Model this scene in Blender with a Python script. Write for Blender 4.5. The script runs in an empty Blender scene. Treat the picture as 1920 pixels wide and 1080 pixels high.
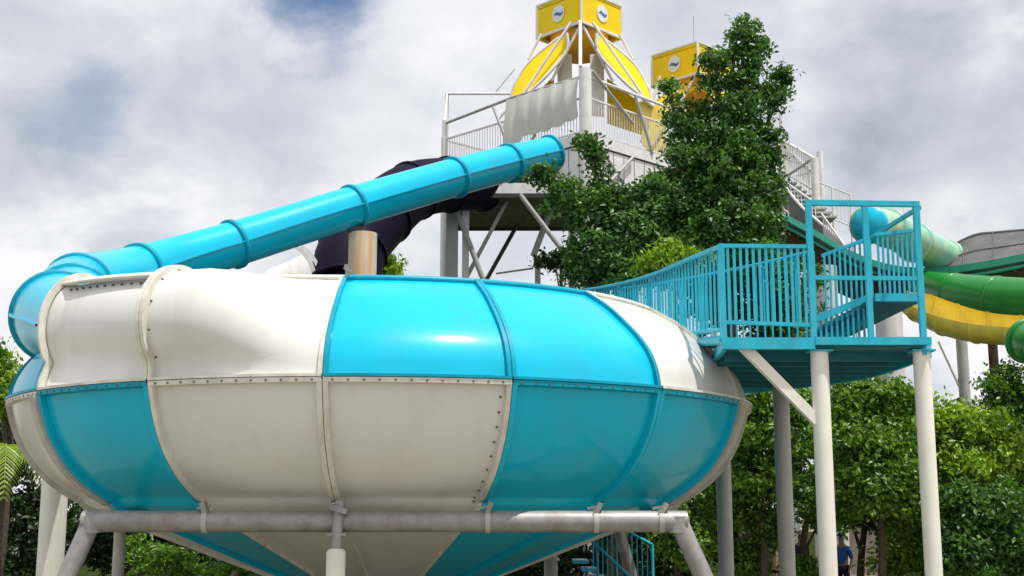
import bpy, math, random
import numpy as np
from mathutils import Vector, Matrix
random.seed(7); rng = np.random.default_rng(11)
R_ = math.radians
S = bpy.context.scene
COL = S.collection

# ------------------------------------------------------------------ camera, sky, sun
F_PX = 2350.0; PITCH = R_(9.9); EYE = 2.3
cam_d = bpy.data.cameras.new('camera'); cam = bpy.data.objects.new('camera', cam_d); COL.objects.link(cam)
cam_d.sensor_width = 36; cam_d.lens = F_PX/1920*36; cam_d.clip_end = 3000; cam_d.clip_start = .1
cam.location = (0, 0, EYE); cam.rotation_euler = (R_(90)+PITCH, 0, 0)
S.camera = cam
S.view_settings.view_transform = 'Standard'; S.view_settings.look = 'None'
S.view_settings.gamma = 1; S.view_settings.use_curve_mapping = False
S.view_settings.exposure = 0.15
SUN_EL, SUN_AZ = R_(71), R_(50)      # azimuth measured from the camera's back (-Y) towards the right (+X)
sdir = Vector((math.cos(SUN_EL)*math.sin(SUN_AZ), -math.cos(SUN_EL)*math.cos(SUN_AZ), math.sin(SUN_EL)))
sd = bpy.data.lights.new('sun', 'SUN'); sun = bpy.data.objects.new('sun', sd); COL.objects.link(sun)
sd.energy = 4.2; sd.angle = R_(.55); sd.color = (1, .955, .89)
sun.rotation_euler = sdir.to_track_quat('Z', 'Y').to_euler()
sun.location = (10, -10, 40)

def at(px, py, Y):
    """world point seen at photo pixel (1920 wide) whose world y is Y"""
    a = (px-960)/F_PX; v = (540-py)/F_PX
    dy = math.cos(PITCH) - v*math.sin(PITCH); dz = math.sin(PITCH) + v*math.cos(PITCH)
    s = Y/dy
    return Vector((a*s, Y, EYE + dz*s))

W = bpy.data.worlds.new('World'); S.world = W; W.use_nodes = True
def build_world():
    nt = W.node_tree; N = nt.nodes; L = nt.links; N.clear()
    out = N.new('ShaderNodeOutputWorld'); bg = N.new('ShaderNodeBackground')
    sky = N.new('ShaderNodeTexSky'); sky.sky_type = 'NISHITA'; sky.sun_disc = False
    sky.sun_elevation = SUN_EL; sky.sun_rotation = math.pi - SUN_AZ; sky.dust_density = .3; sky.ozone_density = 3
    tc = N.new('ShaderNodeTexCoord')
    sep = N.new('ShaderNodeSeparateXYZ'); L.new(tc.outputs['Generated'], sep.inputs[0])
    def M(op, a, b=None, c=None, clamp=False):
        n = N.new('ShaderNodeMath'); n.operation = op; n.use_clamp = clamp
        for i, v in enumerate((a, b, c)):
            if v is None: continue
            if isinstance(v, (int, float)): n.inputs[i].default_value = v
            else: L.new(v, n.inputs[i])
        return n.outputs[0]
    zc = M('MAXIMUM', sep.outputs[2], 0.0); den = M('ADD', zc, .55)
    cx = M('DIVIDE', sep.outputs[0], den); cy = M('DIVIDE', sep.outputs[1], den)
    cmb = N.new('ShaderNodeCombineXYZ'); L.new(cx, cmb.inputs[0]); L.new(cy, cmb.inputs[1])
    def noise(scale, det, rough, dist=0, off=(0, 0, 0)):
        mp = N.new('ShaderNodeMapping'); mp.inputs['Location'].default_value = off
        L.new(cmb.outputs[0], mp.inputs[0])
        n = N.new('ShaderNodeTexNoise'); n.inputs['Scale'].default_value = scale; n.inputs['Detail'].default_value = det
        n.inputs['Roughness'].default_value = rough; n.inputs['Distortion'].default_value = dist
        L.new(mp.outputs[0], n.inputs['Vector']); return n.outputs['Fac']
    n1 = noise(2.6, 9, .56, .2, (3.1, 1.7, 0)); n2 = noise(6.5, 9, .56, .2, (9.2, 4.4, 2))
    n3 = noise(1.5, 3, .5, 0, (1.3, 7.7, 5))
    def blob(px, py, deg0, deg1, wob=.25):
        d = (at(px, py, 10)-Vector((0, 0, EYE))).normalized()
        vm = N.new('ShaderNodeVectorMath'); vm.operation = 'DOT_PRODUCT'
        nrm = N.new('ShaderNodeVectorMath'); nrm.operation = 'NORMALIZE'; L.new(tc.outputs['Generated'], nrm.inputs[0])
        L.new(nrm.outputs[0], vm.inputs[0]); vm.inputs[1].default_value = d
        ang = M('ARCCOSINE', M('MINIMUM', vm.outputs['Value'], 1.0))
        ang = M('ADD', ang, M('MULTIPLY', M('SUBTRACT', n2, .5), wob))
        mr = N.new('ShaderNodeMapRange'); mr.interpolation_type = 'SMOOTHSTEP'
        mr.inputs['From Min'].default_value = R_(deg1); mr.inputs['From Max'].default_value = R_(deg0)
        L.new(ang, mr.inputs['Value']); return mr.outputs[0]
    # cover: 1 = cloud, 0 = open blue
    mr = N.new('ShaderNodeMapRange'); mr.interpolation_type = 'SMOOTHSTEP'
    mr.inputs['From Min'].default_value = .24; mr.inputs['From Max'].default_value = .36; L.new(n1, mr.inputs['Value'])
    cover = mr.outputs[0]
    holes = M('MAXIMUM', blob(620, -45, 1.0, 4.1, .14), M('MULTIPLY', blob(160, 215, .1, 2.6, .12), .5))
    cover = M('MULTIPLY', cover, M('SUBTRACT', 1.0, holes))
    # cloud shade: 0 grey .. 1 white
    sh = M('ADD', M('MULTIPLY', n2, .7), M('MULTIPLY', n1, .85)); sh = M('ADD', sh, M('MULTIPLY', M('SUBTRACT', n3, .5), .7))
    dark = M('MAXIMUM', M('MULTIPLY', blob(1800, 230, 1.5, 8.5, .14), .34), M('MULTIPLY', blob(150, 120, 1, 7, .2), .03))
    dark = M('MAXIMUM', dark, M('MULTIPLY', blob(250, 400, 1, 5, .2), .12))
    lite = M('MAXIMUM', M('MULTIPLY', blob(930, 150, 2, 9, .15), .14), M('MULTIPLY', blob(1800, 400, .5, 3, .1), .22))
    sh = M('ADD', M('SUBTRACT', sh, dark), lite)
    ramp = N.new('ShaderNodeValToRGB'); L.new(sh, ramp.inputs[0])
    e = ramp.color_ramp.elements
    e[0].position = .30; e[0].color = (.36, .41, .48, 1)
    e[1].position = .84; e[1].color = (.90, .89, .92, 1)
    m = ramp.color_ramp.elements.new(.62); m.color = (.62, .65, .71, 1)
    skys = N.new('ShaderNodeVectorMath'); skys.operation = 'SCALE'; skys.inputs['Scale'].default_value = .1
    L.new(sky.outputs[0], skys.inputs[0])
    mx = N.new('ShaderNodeMix'); mx.data_type = 'RGBA'; L.new(cover, mx.inputs['Factor'])
    L.new(skys.outputs[0], mx.inputs[6]); L.new(ramp.outputs[0], mx.inputs[7])
    L.new(mx.outputs[2], bg.inputs[0]); bg.inputs[1].default_value = 1.0
    L.new(bg.outputs[0], out.inputs[0])
build_world()

# ------------------------------------------------------------------ materials
def mat(name, col, rough=.5, metal=0, coat=0, var=.08, scale=3.0, bump=0, bscale=40, col2=None, streak=None, spec=.5):
    m = bpy.data.materials.new(name); m.use_nodes = True; nt = m.node_tree; N = nt.nodes; L = nt.links
    b = N['Principled BSDF']; b.inputs['Roughness'].default_value = rough; b.inputs['Metallic'].default_value = metal
    b.inputs['Coat Weight'].default_value = coat; b.inputs['Coat Roughness'].default_value = .13
    b.inputs['Specular IOR Level'].default_value = spec
    tc = N.new('ShaderNodeTexCoord')
    no = N.new('ShaderNodeTexNoise'); no.inputs['Scale'].default_value = scale; no.inputs['Detail'].default_value = 6
    no.inputs['Roughness'].default_value = .6
    L.new(tc.outputs['Object'], no.inputs['Vector'])
    mx = N.new('ShaderNodeMix'); mx.data_type = 'RGBA'
    c2 = col2 if col2 else tuple(c*(1-var*2.2) for c in col)
    mx.inputs[6].default_value = (*col, 1); mx.inputs[7].default_value = (*c2, 1)
    mr = N.new('ShaderNodeMapRange'); mr.inputs['From Min'].default_value = .38; mr.inputs['From Max'].default_value = .72
    L.new(no.outputs['Fac'], mr.inputs['Value']); L.new(mr.outputs[0], mx.inputs['Factor'])
    colout = mx.outputs[2]
    if streak:      # vertical runs of dirt / rust: (colour, amount, scale)
        mp = N.new('ShaderNodeMapping'); mp.inputs['Scale'].default_value = (streak[2], streak[2], streak[2]*.06)
        L.new(tc.outputs['Object'], mp.inputs[0])
        ns = N.new('ShaderNodeTexNoise'); ns.inputs['Scale'].default_value = 1; ns.inputs['Detail'].default_value = 5
        L.new(mp.outputs[0], ns.inputs['Vector'])
        r2 = N.new('ShaderNodeMapRange'); r2.inputs['From Min'].default_value = streak[3] if len(streak) > 3 else .5; r2.inputs['From Max'].default_value = streak[4] if len(streak) > 4 else .75
        r2.inputs['To Max'].default_value = streak[1]; L.new(ns.outputs['Fac'], r2.inputs['Value'])
        m2 = N.new('ShaderNodeMix'); m2.data_type = 'RGBA'; L.new(r2.outputs[0], m2.inputs['Factor'])
        L.new(colout, m2.inputs[6]); m2.inputs[7].default_value = (*streak[0], 1); colout = m2.outputs[2]
    L.new(colout, b.inputs['Base Color'])
    if bump:
        nb = N.new('ShaderNodeTexNoise'); nb.inputs['Scale'].default_value = bscale; nb.inputs['Detail'].default_value = 4
        L.new(tc.outputs['Object'], nb.inputs['Vector'])
        bp = N.new('ShaderNodeBump'); bp.inputs['Strength'].default_value = bump; bp.inputs['Distance'].default_value = .02
        L.new(nb.outputs['Fac'], bp.inputs['Height']); L.new(bp.outputs[0], b.inputs['Normal'])
    return m
DIRT = (.30, .27, .2)
MAT = dict(
    cyan=mat('cyan_gelcoat', (.0, .47, .67), .36, coat=.45, spec=.1, var=.05, scale=.8, bump=.05, bscale=1.6, streak=((.03, .37, .50), .4, 2.6)),
    cyan_edge=mat('cyan_flange', (.0, .33, .47), .4, spec=.2, var=.1, scale=3),
    white=mat('white_gelcoat', (.69, .69, .66), .36, coat=.35, var=.05, scale=.8, bump=.06, bscale=1.6, streak=((.50, .46, .38), .35, 2.4)),
    white_edge=mat('white_flange', (.72, .70, .62), .45, var=.12, scale=5, streak=(DIRT, .35, 6)),
    grey_flange=mat('weathered_flange', (.50, .48, .42), .5, var=.15, scale=5, streak=(DIRT, .4, 7)),
    bolt=mat('bolt_steel', (.16, .14, .12), .5, metal=.6),
    galv=mat('galvanised_steel', (.33, .32, .31), .5, metal=.35, var=.15, scale=6, streak=((.22, .15, .12), .5, 5)),
    paintpost=mat('cream_painted_steel', (.80, .78, .70), .5, var=.06, scale=2, bump=.05, bscale=20, streak=((.42, .36, .24), .3, 5)),
    greypost=mat('grey_and_shaded_steel', (.42, .42, .39), .5, var=.1, scale=3, streak=(DIRT, .3, 5)),  # plain grey steel; its tone also stands in for shade on the back platform posts
    rustpost=mat('stained_painted_column', (.68, .60, .46), .55, var=.1, scale=2, streak=((.62, .27, .04), .8, 4.5, .42, .66)),
    towerwhite=mat('tower_white_paint', (.74, .73, .72), .5, var=.08, scale=3, streak=((.45, .40, .34), .4, 4)),
    towergrey=mat('tower_grey_steel', (.40, .40, .38), .5, var=.1, scale=3, streak=(DIRT, .4, 4)),
    cloth=mat('grey_shade_cloth', (.58, .59, .53), .9, var=.05, scale=2, bump=.05, bscale=9),
    wood=mat('dark_deck_boards', (.17, .15, .12), .8, var=.3, scale=6, bump=.3, bscale=30),
    darksteel=mat('dark_steel', (.03, .03, .03), .5),
    yellow=mat('yellow_panel', (.84, .61, .0), .5, coat=.05, spec=.2, var=.05, scale=2),
    orange=mat('orange_yellow_fabric', (.85, .42, .01), .5, var=.1, scale=2),
    yelslide=mat('yellow_slide', (.80, .64, .10), .35, coat=.3, var=.12, scale=2, streak=((.4, .25, .05), .3, 3)),
    purple=mat('dark_purple_gelcoat', (.010, .006, .022), .6, spec=.08, var=.1, scale=2),
    bluepaint=mat('blue_painted_steel', (.02, .45, .60), .45, spec=.3, var=.12, scale=4, bump=.05, bscale=30, streak=((.12, .40, .46), .35, 6)),
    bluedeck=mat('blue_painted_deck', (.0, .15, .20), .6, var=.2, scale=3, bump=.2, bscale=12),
    green=mat('green_gelcoat', (.003, .20, .02), .4, coat=.3, var=.08, scale=2),
    teal=mat('teal_green_paint', (.05, .42, .30), .4, var=.1, scale=3),
    palegreen=mat('faded_green_fibreglass', (.42, .55, .33), .4, coat=.2, var=.15, scale=1.5, col2=(.10, .45, .38)),
    greywall=mat('grey_fibreglass', (.12, .12, .122), .55, var=.12, scale=2, streak=((.2, .2, .19), .4, 2)),
    brown=mat('brown_timber', (.13, .07, .04), .8, var=.3, scale=6),
    pink=mat('pale_pink_render', (.72, .55, .46), .85, var=.08, scale=3, bump=.1),
    brick=mat('brick_red_brown', (.38, .22, .15), .85, var=.2, scale=9, bump=.2),
    mortar=mat('mortar_grey', (.36, .31, .26), .9, var=.1),
    bark=mat('bark', (.10, .075, .05), .9, var=.3, scale=12, bump=.5, bscale=25),
    emblem=mat('emblem_white', (.70, .72, .74), .5, var=.02), emblemblue=mat('emblem_blue', (.05, .14, .35), .5, var=.05),
    skin=mat('skin', (.42, .25, .17), .6, var=.05), navy=mat('navy_cloth', (.02, .025, .07), .9, var=.1, scale=8),
    bluecloth=mat('blue_cloth', (.03, .14, .45), .9, var=.1, scale=8), redcloth=mat('dark_red_cloth', (.12, .015, .02), .9),
    capwhite=mat('white_cap_cloth', (.7, .7, .7), .9), hair=mat('dark_hair', (.02, .015, .01), .7),
)
def ground_mat():
    m = mat('pale_concrete', (.24, .215, .155), .9, var=.12, scale=.6, bump=.2, bscale=30)
    return m
MAT['ground'] = ground_mat()
def leaf_mat(name, c_dark, c_light, trans=.35):
    m = bpy.data.materials.new(name); m.use_nodes = True; nt = m.node_tree; N = nt.nodes; L = nt.links
    b = N['Principled BSDF']; out = N['Material Output']
    at_ = N.new('ShaderNodeAttribute'); at_.attribute_name = 'tint'
    mx = N.new('ShaderNodeMix'); mx.data_type = 'RGBA'; mx.inputs[6].default_value = (*c_dark, 1); mx.inputs[7].default_value = (*c_light, 1)
    L.new(at_.outputs['Fac'], mx.inputs['Factor']); L.new(mx.outputs[2], b.inputs['Base Color'])
    b.inputs['Roughness'].default_value = .42; b.inputs['Specular IOR Level'].default_value = .5
    tr = N.new('ShaderNodeBsdfTranslucent')
    sc = N.new('ShaderNodeVectorMath'); sc.operation = 'MULTIPLY'; sc.inputs[1].default_value = (1.3, 1.5, .5)
    L.new(mx.outputs[2], sc.inputs[0]); L.new(sc.outputs[0], tr.inputs['Color'])
    ms = N.new('ShaderNodeMixShader'); ms.inputs[0].default_value = trans
    L.new(b.outputs[0], ms.inputs[1]); L.new(tr.outputs[0], ms.inputs[2]); L.new(ms.outputs[0], out.inputs[0])
    return m
LEAF = dict(dark=leaf_mat('leaf_deep_green', (.014, .06, .010), (.12, .26, .045)),
            mid=leaf_mat('leaf_mid_green', (.022, .085, .008), (.21, .37, .03)),
            lime=leaf_mat('leaf_yellow_green', (.06, .17, .008), (.34, .46, .03)),
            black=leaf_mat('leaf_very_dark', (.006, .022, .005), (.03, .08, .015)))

# ------------------------------------------------------------------ mesh helpers
WL = {}
def origin(o): return WL.get(o.name, Vector((0, 0, 0))) if o else Vector((0, 0, 0))
def empty(name, loc, label, cat, group=None):
    o = bpy.data.objects.new(name, None); COL.objects.link(o); o.location = loc; o.empty_display_size = .3
    WL[o.name] = Vector(loc); o['label'] = label; o['category'] = cat; o['kind'] = 'thing'
    if group: o['group'] = group
    return o
def tag(o, label, cat, group=None):
    o['label'] = label; o['category'] = cat; o['kind'] = 'thing'
    if group: o['group'] = group
    return o
class MB:
    def __init__(s): s.v = []; s.f = []; s.sm = []
    def add(s, vs, fs, smooth=False):
        b = len(s.v); s.v += [tuple(p) for p in vs]; s.f += [tuple(i+b for i in f) for f in fs]; s.sm += [smooth]*len(fs)
        return s
    def box(s, c, h, rot=None):
        c = Vector(c); vs = []
        for x in (-1, 1):
            for y in (-1, 1):
                for z in (-1, 1):
                    p = Vector((x*h[0], y*h[1], z*h[2]))
                    if rot: p = rot @ p
                    vs.append(c+p)
        return s.add(vs, [(0, 1, 3, 2), (4, 6, 7, 5), (0, 4, 5, 1), (2, 3, 7, 6), (0, 2, 6, 4), (1, 5, 7, 3)])
    def beam(s, p, q, w, h=None):
        p = Vector(p); q = Vector(q); h = h or w; d = (q-p); l = d.length
        if l < 1e-6: return s
        d /= l; up = Vector((0, 0, 1)) if abs(d.z) < .97 else Vector((0, 1, 0))
        x = d.cross(up).normalized(); y = x.cross(d)
        m = Matrix((x, d, y)).transposed()
        return s.box((p+q)/2, (w/2, l/2, h/2), m)
    def tube(s, path, rad, n=12, caps=True, a0=0, a1=2*math.pi, tan=None):
        P = [Vector(p) for p in path]; m = len(P)
        if not isinstance(rad, (list, tuple)): rad = [rad]*m
        closed = abs(a1-a0-2*math.pi) < 1e-6
        k = n if closed else n+1
        vs = []
        for i in range(m):
            t = tan[i] if tan else (P[min(i+1, m-1)]-P[max(i-1, 0)]).normalized()
            up = Vector((0, 0, 1)) if abs(t.z) < .95 else Vector((0, 1, 0))
            x = t.cross(up).normalized(); y = x.cross(t).normalized()
            for j in range(k):
                a = a0+(a1-a0)*j/n
                vs.append(P[i]+(x*math.cos(a)+y*math.sin(a))*rad[i])
        fs = []
        for i in range(m-1):
            for j in range(n):
                j2 = (j+1) % k if closed else j+1
                fs.append((i*k+j, i*k+j2, (i+1)*k+j2, (i+1)*k+j))
        s.add(vs, fs, True)
        if caps and closed:
            b = len(s.v)
            s.add(vs[:k], [tuple(range(k))]); s.add(vs[-k:], [tuple(reversed(range(k)))])
        return s
    def grid(s, rows, smooth=True):
        n = len(rows[0]); vs = [p for r in rows for p in r]
        fs = [(i*n+j, i*n+j+1, (i+1)*n+j+1, (i+1)*n+j) for i in range(len(rows)-1) for j in range(n-1)]
        return s.add(vs, fs, smooth)
    def poly(s, pts, thick):
        n = len(pts); top = [Vector(p) for p in pts]; bot = [p-Vector(thick) for p in top]
        fs = [tuple(range(n)), tuple(reversed(range(n, 2*n)))]+[(i, (i+1) % n, n+(i+1) % n, n+i) for i in range(n)]
        return s.add(top+bot, fs)
    def build(s, name, m, parent=None, label=None, kind=None):
        o0 = origin(parent); me = bpy.data.meshes.new(name)
        me.from_pydata([(p[0]-o0.x, p[1]-o0.y, p[2]-o0.z) for p in s.v], [], s.f)
        me.polygons.foreach_set('use_smooth', s.sm); me.update()
        me.materials.append(m if not isinstance(m, str) else MAT[m])
        o = bpy.data.objects.new(name, me); COL.objects.link(o)
        if parent: o.parent = parent
        WL[o.name] = o0
        if label: o['label'] = label
        if kind: o['kind'] = kind
        return o
ROD = {}
def rod(name, p, h, w, m, parent):
    """upright square bar, shared mesh, one object each"""
    key = (name, w, m)
    if key not in ROD:
        me = bpy.data.meshes.new(name); mb = MB().box((0, 0, .5), (w/2, w/2, .5))
        me.from_pydata(mb.v, [], mb.f); me.materials.append(MAT[m]); ROD[key] = me
    o = bpy.data.objects.new(name, ROD[key]); COL.objects.link(o); o.parent = parent
    o.location = Vector(p)-origin(parent); o.scale = (1, 1, h); WL[o.name] = Vector(p)
    return o
def catmull(pts, n):
    P = [np.array(p, float) for p in pts]; P = [2*P[0]-P[1]]+P+[2*P[-1]-P[-2]]; out = []
    for i in range(1, len(P)-2):
        for k in range(n):
            t = k/n; a, b, c, d = P[i-1:i+3]
            out.append(.5*((2*b)+(c-a)*t+(2*a-5*b+4*c-d)*t*t+(3*b-a-3*c+d)*t**3))
    out.append(P[-2]); return out

def tangents(K, i0, i1):
    return [(Vector(K[min(i+1, len(K)-1)][:3])-Vector(K[max(i-1, 0)][:3])).normalized() for i in range(i0, i1)]
# ------------------------------------------------------------------ ground
g = MB(); rows = []
xs = np.linspace(-400, 400, 33); ys = np.linspace(-60, 900, 33)
for y in ys: rows.append([(x, y, 0) for x in xs])
g.grid(rows); o = g.build('ground', 'ground'); o['kind'] = 'structure'
# grass beyond the pool terrace
g = MB()
g.grid([[(x, y, .012+.03*math.sin(x*.3)*0) for x in np.linspace(-60, 60, 9)] for y in (26, 30, 60, 120)])
lawn = g.build('lawn', mat('grass_ground', (.035, .055, .015), 1.0, spec=0, var=.3, scale=2, bump=.6, bscale=30)); lawn['kind'] = 'structure'

# ------------------------------------------------------------------ the bowl
XC, YC, RB, ZS = -1.92, 19.6, 5.5, 3.76
TH0 = -2.2; ST = 22.5
def bp(th, r, z): t = R_(th); return Vector((XC+r*math.sin(t), YC-r*math.cos(t), z))
UP = catmull([(1.0*RB, .0), (.992*RB, .22), (.972*RB, .45), (.94*RB, .66), (.90*RB, .86), (.845*RB, 1.10), (.775*RB, 1.33)], 3)
LOW = catmull([(.998*RB, -.03), (.984*RB, -.30), (.966*RB, -.55), (.938*RB, -.80), (.900*RB, -1.03), (.855*RB, -1.22), (.812*RB, -1.35)], 3) \
    + catmull([(.810*RB, -1.362), (.800*RB, -1.43), (.786*RB, -1.48), (.75*RB, -1.555)], 2)
CONE = [(.75*RB+(.07-.75)*RB*k/6, -1.555-1.42*k/6) for k in range(7)]
def tubeprof(rc, zc, rad, rz, n=19):
    pts = [(RB, 0.0), (RB*.998, .10)]
    a0, a1 = -42, 118
    for k in range(n-2):
        a = R_(a0+(a1-a0)*k/(n-3)); pts.append((rc+rad*math.cos(a), zc+rz*math.sin(a)))
    return pts
NP = len(UP)
TUBEP = [np.array(p) for p in tubeprof(5.05, .70, .64, .66, NP)]
TUBEQ = [np.array(p) for p in tubeprof(5.04, .80, .50, .68, NP)]
def upprof(th):
    if th >= TH0: return UP
    if th >= TH0-ST:
        w = min(1, (TH0-th)/ST*1.3); w = w*w*(3-2*w); return [(1-w)*np.array(a)+w*b for a, b in zip(UP, TUBEP)]
    if th >= TH0-2*ST-.01:
        w = (TH0-ST-th)/ST; return [(1-w)*a+w*b for a, b in zip(TUBEP, TUBEQ)]
    return UP
def outset(prof, d):
    out = []
    for i, p in enumerate(prof):
        a = np.array(prof[max(i-1, 0)]); b = np.array(prof[min(i+1, len(prof)-1)]); t = b-a; t = t/(np.linalg.norm(t)+1e-9)
        n = np.array((t[1], -t[0])); 
        out.append(np.array(p)+n*d)
    return out
def shell(pf, t0, t1, thick=.035, nt=8, flip=1):
    mb = MB(); ths = [t0+(t1-t0)*k/nt for k in range(nt+1)]
    O = [[bp(t, p[0], ZS+p[1]) for p in pf(t)] for t in ths]
    I = [[bp(t, p[0], ZS+p[1]) for p in outset(pf(t), -thick*flip)] for t in ths]
    mb.grid(O); mb.grid(I[::-1])
    mb.grid([O[0], I[0]], False); mb.grid([I[-1], O[-1]], False)
    mb.grid([[r[0] for r in I], [r[0] for r in O]], False); mb.grid([[r[-1] for r in O], [r[-1] for r in I]], False)
    return mb
def rib(pf, t, w, d, flip=1):
    """flange standing off the shell along a joint, from angle t over arc width w (metres, signed)"""
    mb = MB(); dth = math.degrees(w/RB); pr = pf(t)
    po = outset(pr, d*flip); pi = outset(pr, -.01*flip)
    a = [bp(t, p[0], ZS+p[1]) for p in pi]; b = [bp(t, p[0], ZS+p[1]) for p in po]
    c = [bp(t+dth, p[0], ZS+p[1]) for p in po]; e = [bp(t+dth, p[0], ZS+p[1]) for p in pi]
    mb.grid([a, b], False); mb.grid([b, c], True); mb.grid([c, e], False)
    mb.add([a[0], b[0], c[0], e[0]], [(0, 1, 2, 3)]); mb.add([a[-1], b[-1], c[-1], e[-1]], [(3, 2, 1, 0)])
    return mb
def bolts(pts, rad=.014, depth=.014):
    mb = MB()
    for p, n in pts:
        n = n.normalized(); up = Vector((0, 0, 1)); x = n.cross(up).normalized(); y = x.cross(n)
        a = [p+(x*math.cos(k*math.pi/3)+y*math.sin(k*math.pi/3))*rad for k in range(6)]
        b = [q+n*depth for q in a]
        mb.add(a+b, [(6, 7, 8, 9, 10, 11)]+[(k, (k+1) % 6, 6+(k+1) % 6, 6+k) for k in range(6)])
    return mb
bowl = empty('bowl_slide', (XC, YC, 0), 'huge turquoise and white fibreglass bowl slide resting on its steel frame', 'water slide')
def radial(t): return Vector((math.sin(R_(t)), -math.cos(R_(t)), 0))
upcol = {0: 'cyan', 1: 'cyan', 2: 'white', 3: 'white', -1: 'white', -2: 'white', -3: 'cyan', -4: 'cyan'}
locol = {-1: 'white', 0: 'white', 1: 'cyan', 2: 'cyan', 3: 'white', -2: 'cyan', -3: 'white', -4: 'white'}
lab = {'cyan': 'turquoise', 'white': 'off-white'}
for i in range(-8, 8):
    t0 = TH0+i*ST; t1 = t0+ST; g0 = .12
    cu = upcol.get(i, 'cyan' if (i//2) % 2 else 'white'); cl = locol.get(i, 'white' if (i//2) % 2 else 'cyan')
    near = -4 <= i <= 4
    # upper
    if i == -2:
        k0 = int(NP*.66)
        inset = lambda t: [p-np.array((.115*min(1, q/4)*min(1, max(0, min(t-t0-.1, t1-.1-t)/2.2)), 0)) for q, p in enumerate(outset(upprof(t), -.01)[:k0+1])]
        lid = lambda t: upprof(t)[k0:]
        u = shell(inset, t0+g0, t1-g0, nt=22).build('upper_panel', cu, bowl, 'off-white recessed side panel of the entry section')
        l2 = shell(lid, t0+g0, t1-g0).build('lid_panel', cu, bowl, 'off-white lid strip bolted over the recessed panel')
        seam = MB(); A = [bp(t, upprof(t)[k0][0]+.02, ZS+upprof(t)[k0][1]) for t in np.linspace(t0, t1, 9)]
        seam.tube(A, .022, 6); seam.build('seam_lip', 'white_edge', l2)
        bb = [(bp(t, upprof(t)[k0-1][0]-.12, ZS+upprof(t)[k0-1][1]-.01), radial(t)) for t in np.linspace(t0+2, t1-2, 11)]
        bolts(bb, .014, .03).build('bolt_row', 'bolt', u, kind='stuff')
    else:
        u = shell(upprof, t0+g0, t1-g0).build('upper_panel', cu, bowl, lab[cu]+' upper panel')
    pf = upprof
    big = .11 if i in (-1, -2) else .055
    if near or True:
        rib(pf, t0+.05, .05, .075 if i in (-1, -2) else .05).build('flange', cu+('_edge'), u)
        rib(pf, t1-.05, -.05, .075 if i in (-2, -3) else .05).build('flange', cu+('_edge'), u)
    # rim roll on top edge and lip at the seam
    top = [bp(t, upprof(t)[-1][0], ZS+upprof(t)[-1][1]+.01) for t in np.linspace(t0, t1, 7)]
    MB().tube(top, .045, 8).build('rim', cu+'_edge', u)
    se = [bp(t, RB+.02, ZS+.0) for t in np.linspace(t0+.1, t1-.1, 9)]
    mb = MB()
    rr = [[bp(t, RB-.02, ZS+.03), bp(t, RB+.075, ZS+.02), bp(t, RB+.075, ZS-.012), bp(t, RB-.02, ZS-.02)] for t in np.linspace(t0+.1, t1-.1, 9)]
    rr = [[*q, q[0]] for q in rr]
    mb.grid([[r[j] for r in rr] for j in range(5)], False); mb.build('seam_flange', cu+'_edge', u)
    # lower
    lowp = lambda t: LOW
    l = shell(lowp, t0+g0, t1-g0, flip=-1).build('lower_panel', cl, bowl, lab[cl]+' lower panel')
    ec = 'cyan' if cl == 'cyan' else 'white_edge'
    if i in (3, -3): ec = 'grey_flange'
    wide = .16 if i in (3, -3) else .06
    rib(lowp, t0+.05, .06 if i != 3 else .16, .075 if i != 3 else .12, -1).build('flange', ec, l)
    rib(lowp, t1-.05, -.06 if i != -3 else -.16, .075 if i != -3 else .12, -1).build('flange', ec, l)
    mb = MB()
    rr = [[bp(t, RB-.03, ZS-.021), bp(t, RB+.065, ZS-.021), bp(t, RB+.060, ZS-.075), bp(t, RB-.05, ZS-.09)] for t in np.linspace(t0+.1, t1-.1, 9)]
    rr = [[*q, q[0]] for q in rr]
    mb.grid([[r[j] for r in rr] for j in range(5)], False); mb.build('seam_flange', 'white_edge' if cl == 'white' else 'cyan_edge', l)
    if -4 <= i <= 4:
        bb = [(bp(t, RB+.055, ZS-.052), radial(t)) for t in np.linspace(t0+1.2, t1-1.2, 12)]
        for tt, sgn in ((t0, 1), (t1, -1)):
            if (i, sgn) in ((0, -1), (3, 1), (-3, -1)):
                for k in range(2, 22, 2):
                    p = LOW[k]; bb.append((bp(tt+sgn*1.15, p[0]+.0, ZS+p[1]), radial(tt)+Vector((0, 0, -.3))))
        if i in (-1,):
            for k in range(2, NP-1, 3):
                p = upprof(t0)[k]; bb.append((bp(t0+.9, p[0], ZS+p[1]), radial(t0)+Vector((0, 0, .2))))
        bolts(bb).build('bolt_row', 'bolt', l, kind='stuff')
    # cone
    cp = lambda t: CONE
    c = shell(cp, t0+g0, t1-g0, flip=-1, nt=4).build('cone_panel', cl, bowl, lab[cl]+' cone panel')
    rib(cp, t0+.05, .05, .05, -1).build('flange', ec if ec != 'grey_flange' else 'white_edge', c)
    rib(cp, t1-.05, -.05, .05, -1).build('flange', ec if ec != 'grey_flange' else 'white_edge', c)
mb = MB().tube([(XC, YC, .0), (XC, YC, ZS-3.02)], .42, 20); mb.build('drain_pipe', 'galv', bowl)
# little lifting lug on the rim
lug = bp(-1.5, RB*.79, ZS+1.36)
MB().beam(lug, lug+Vector((-.02, 0, .14)), .05, .02).beam(lug+Vector((-.05, 0, .1)), lug+Vector((.08, 0, .02)), .03, .03).build('lifting_lug', 'galv', bowl)

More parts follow.
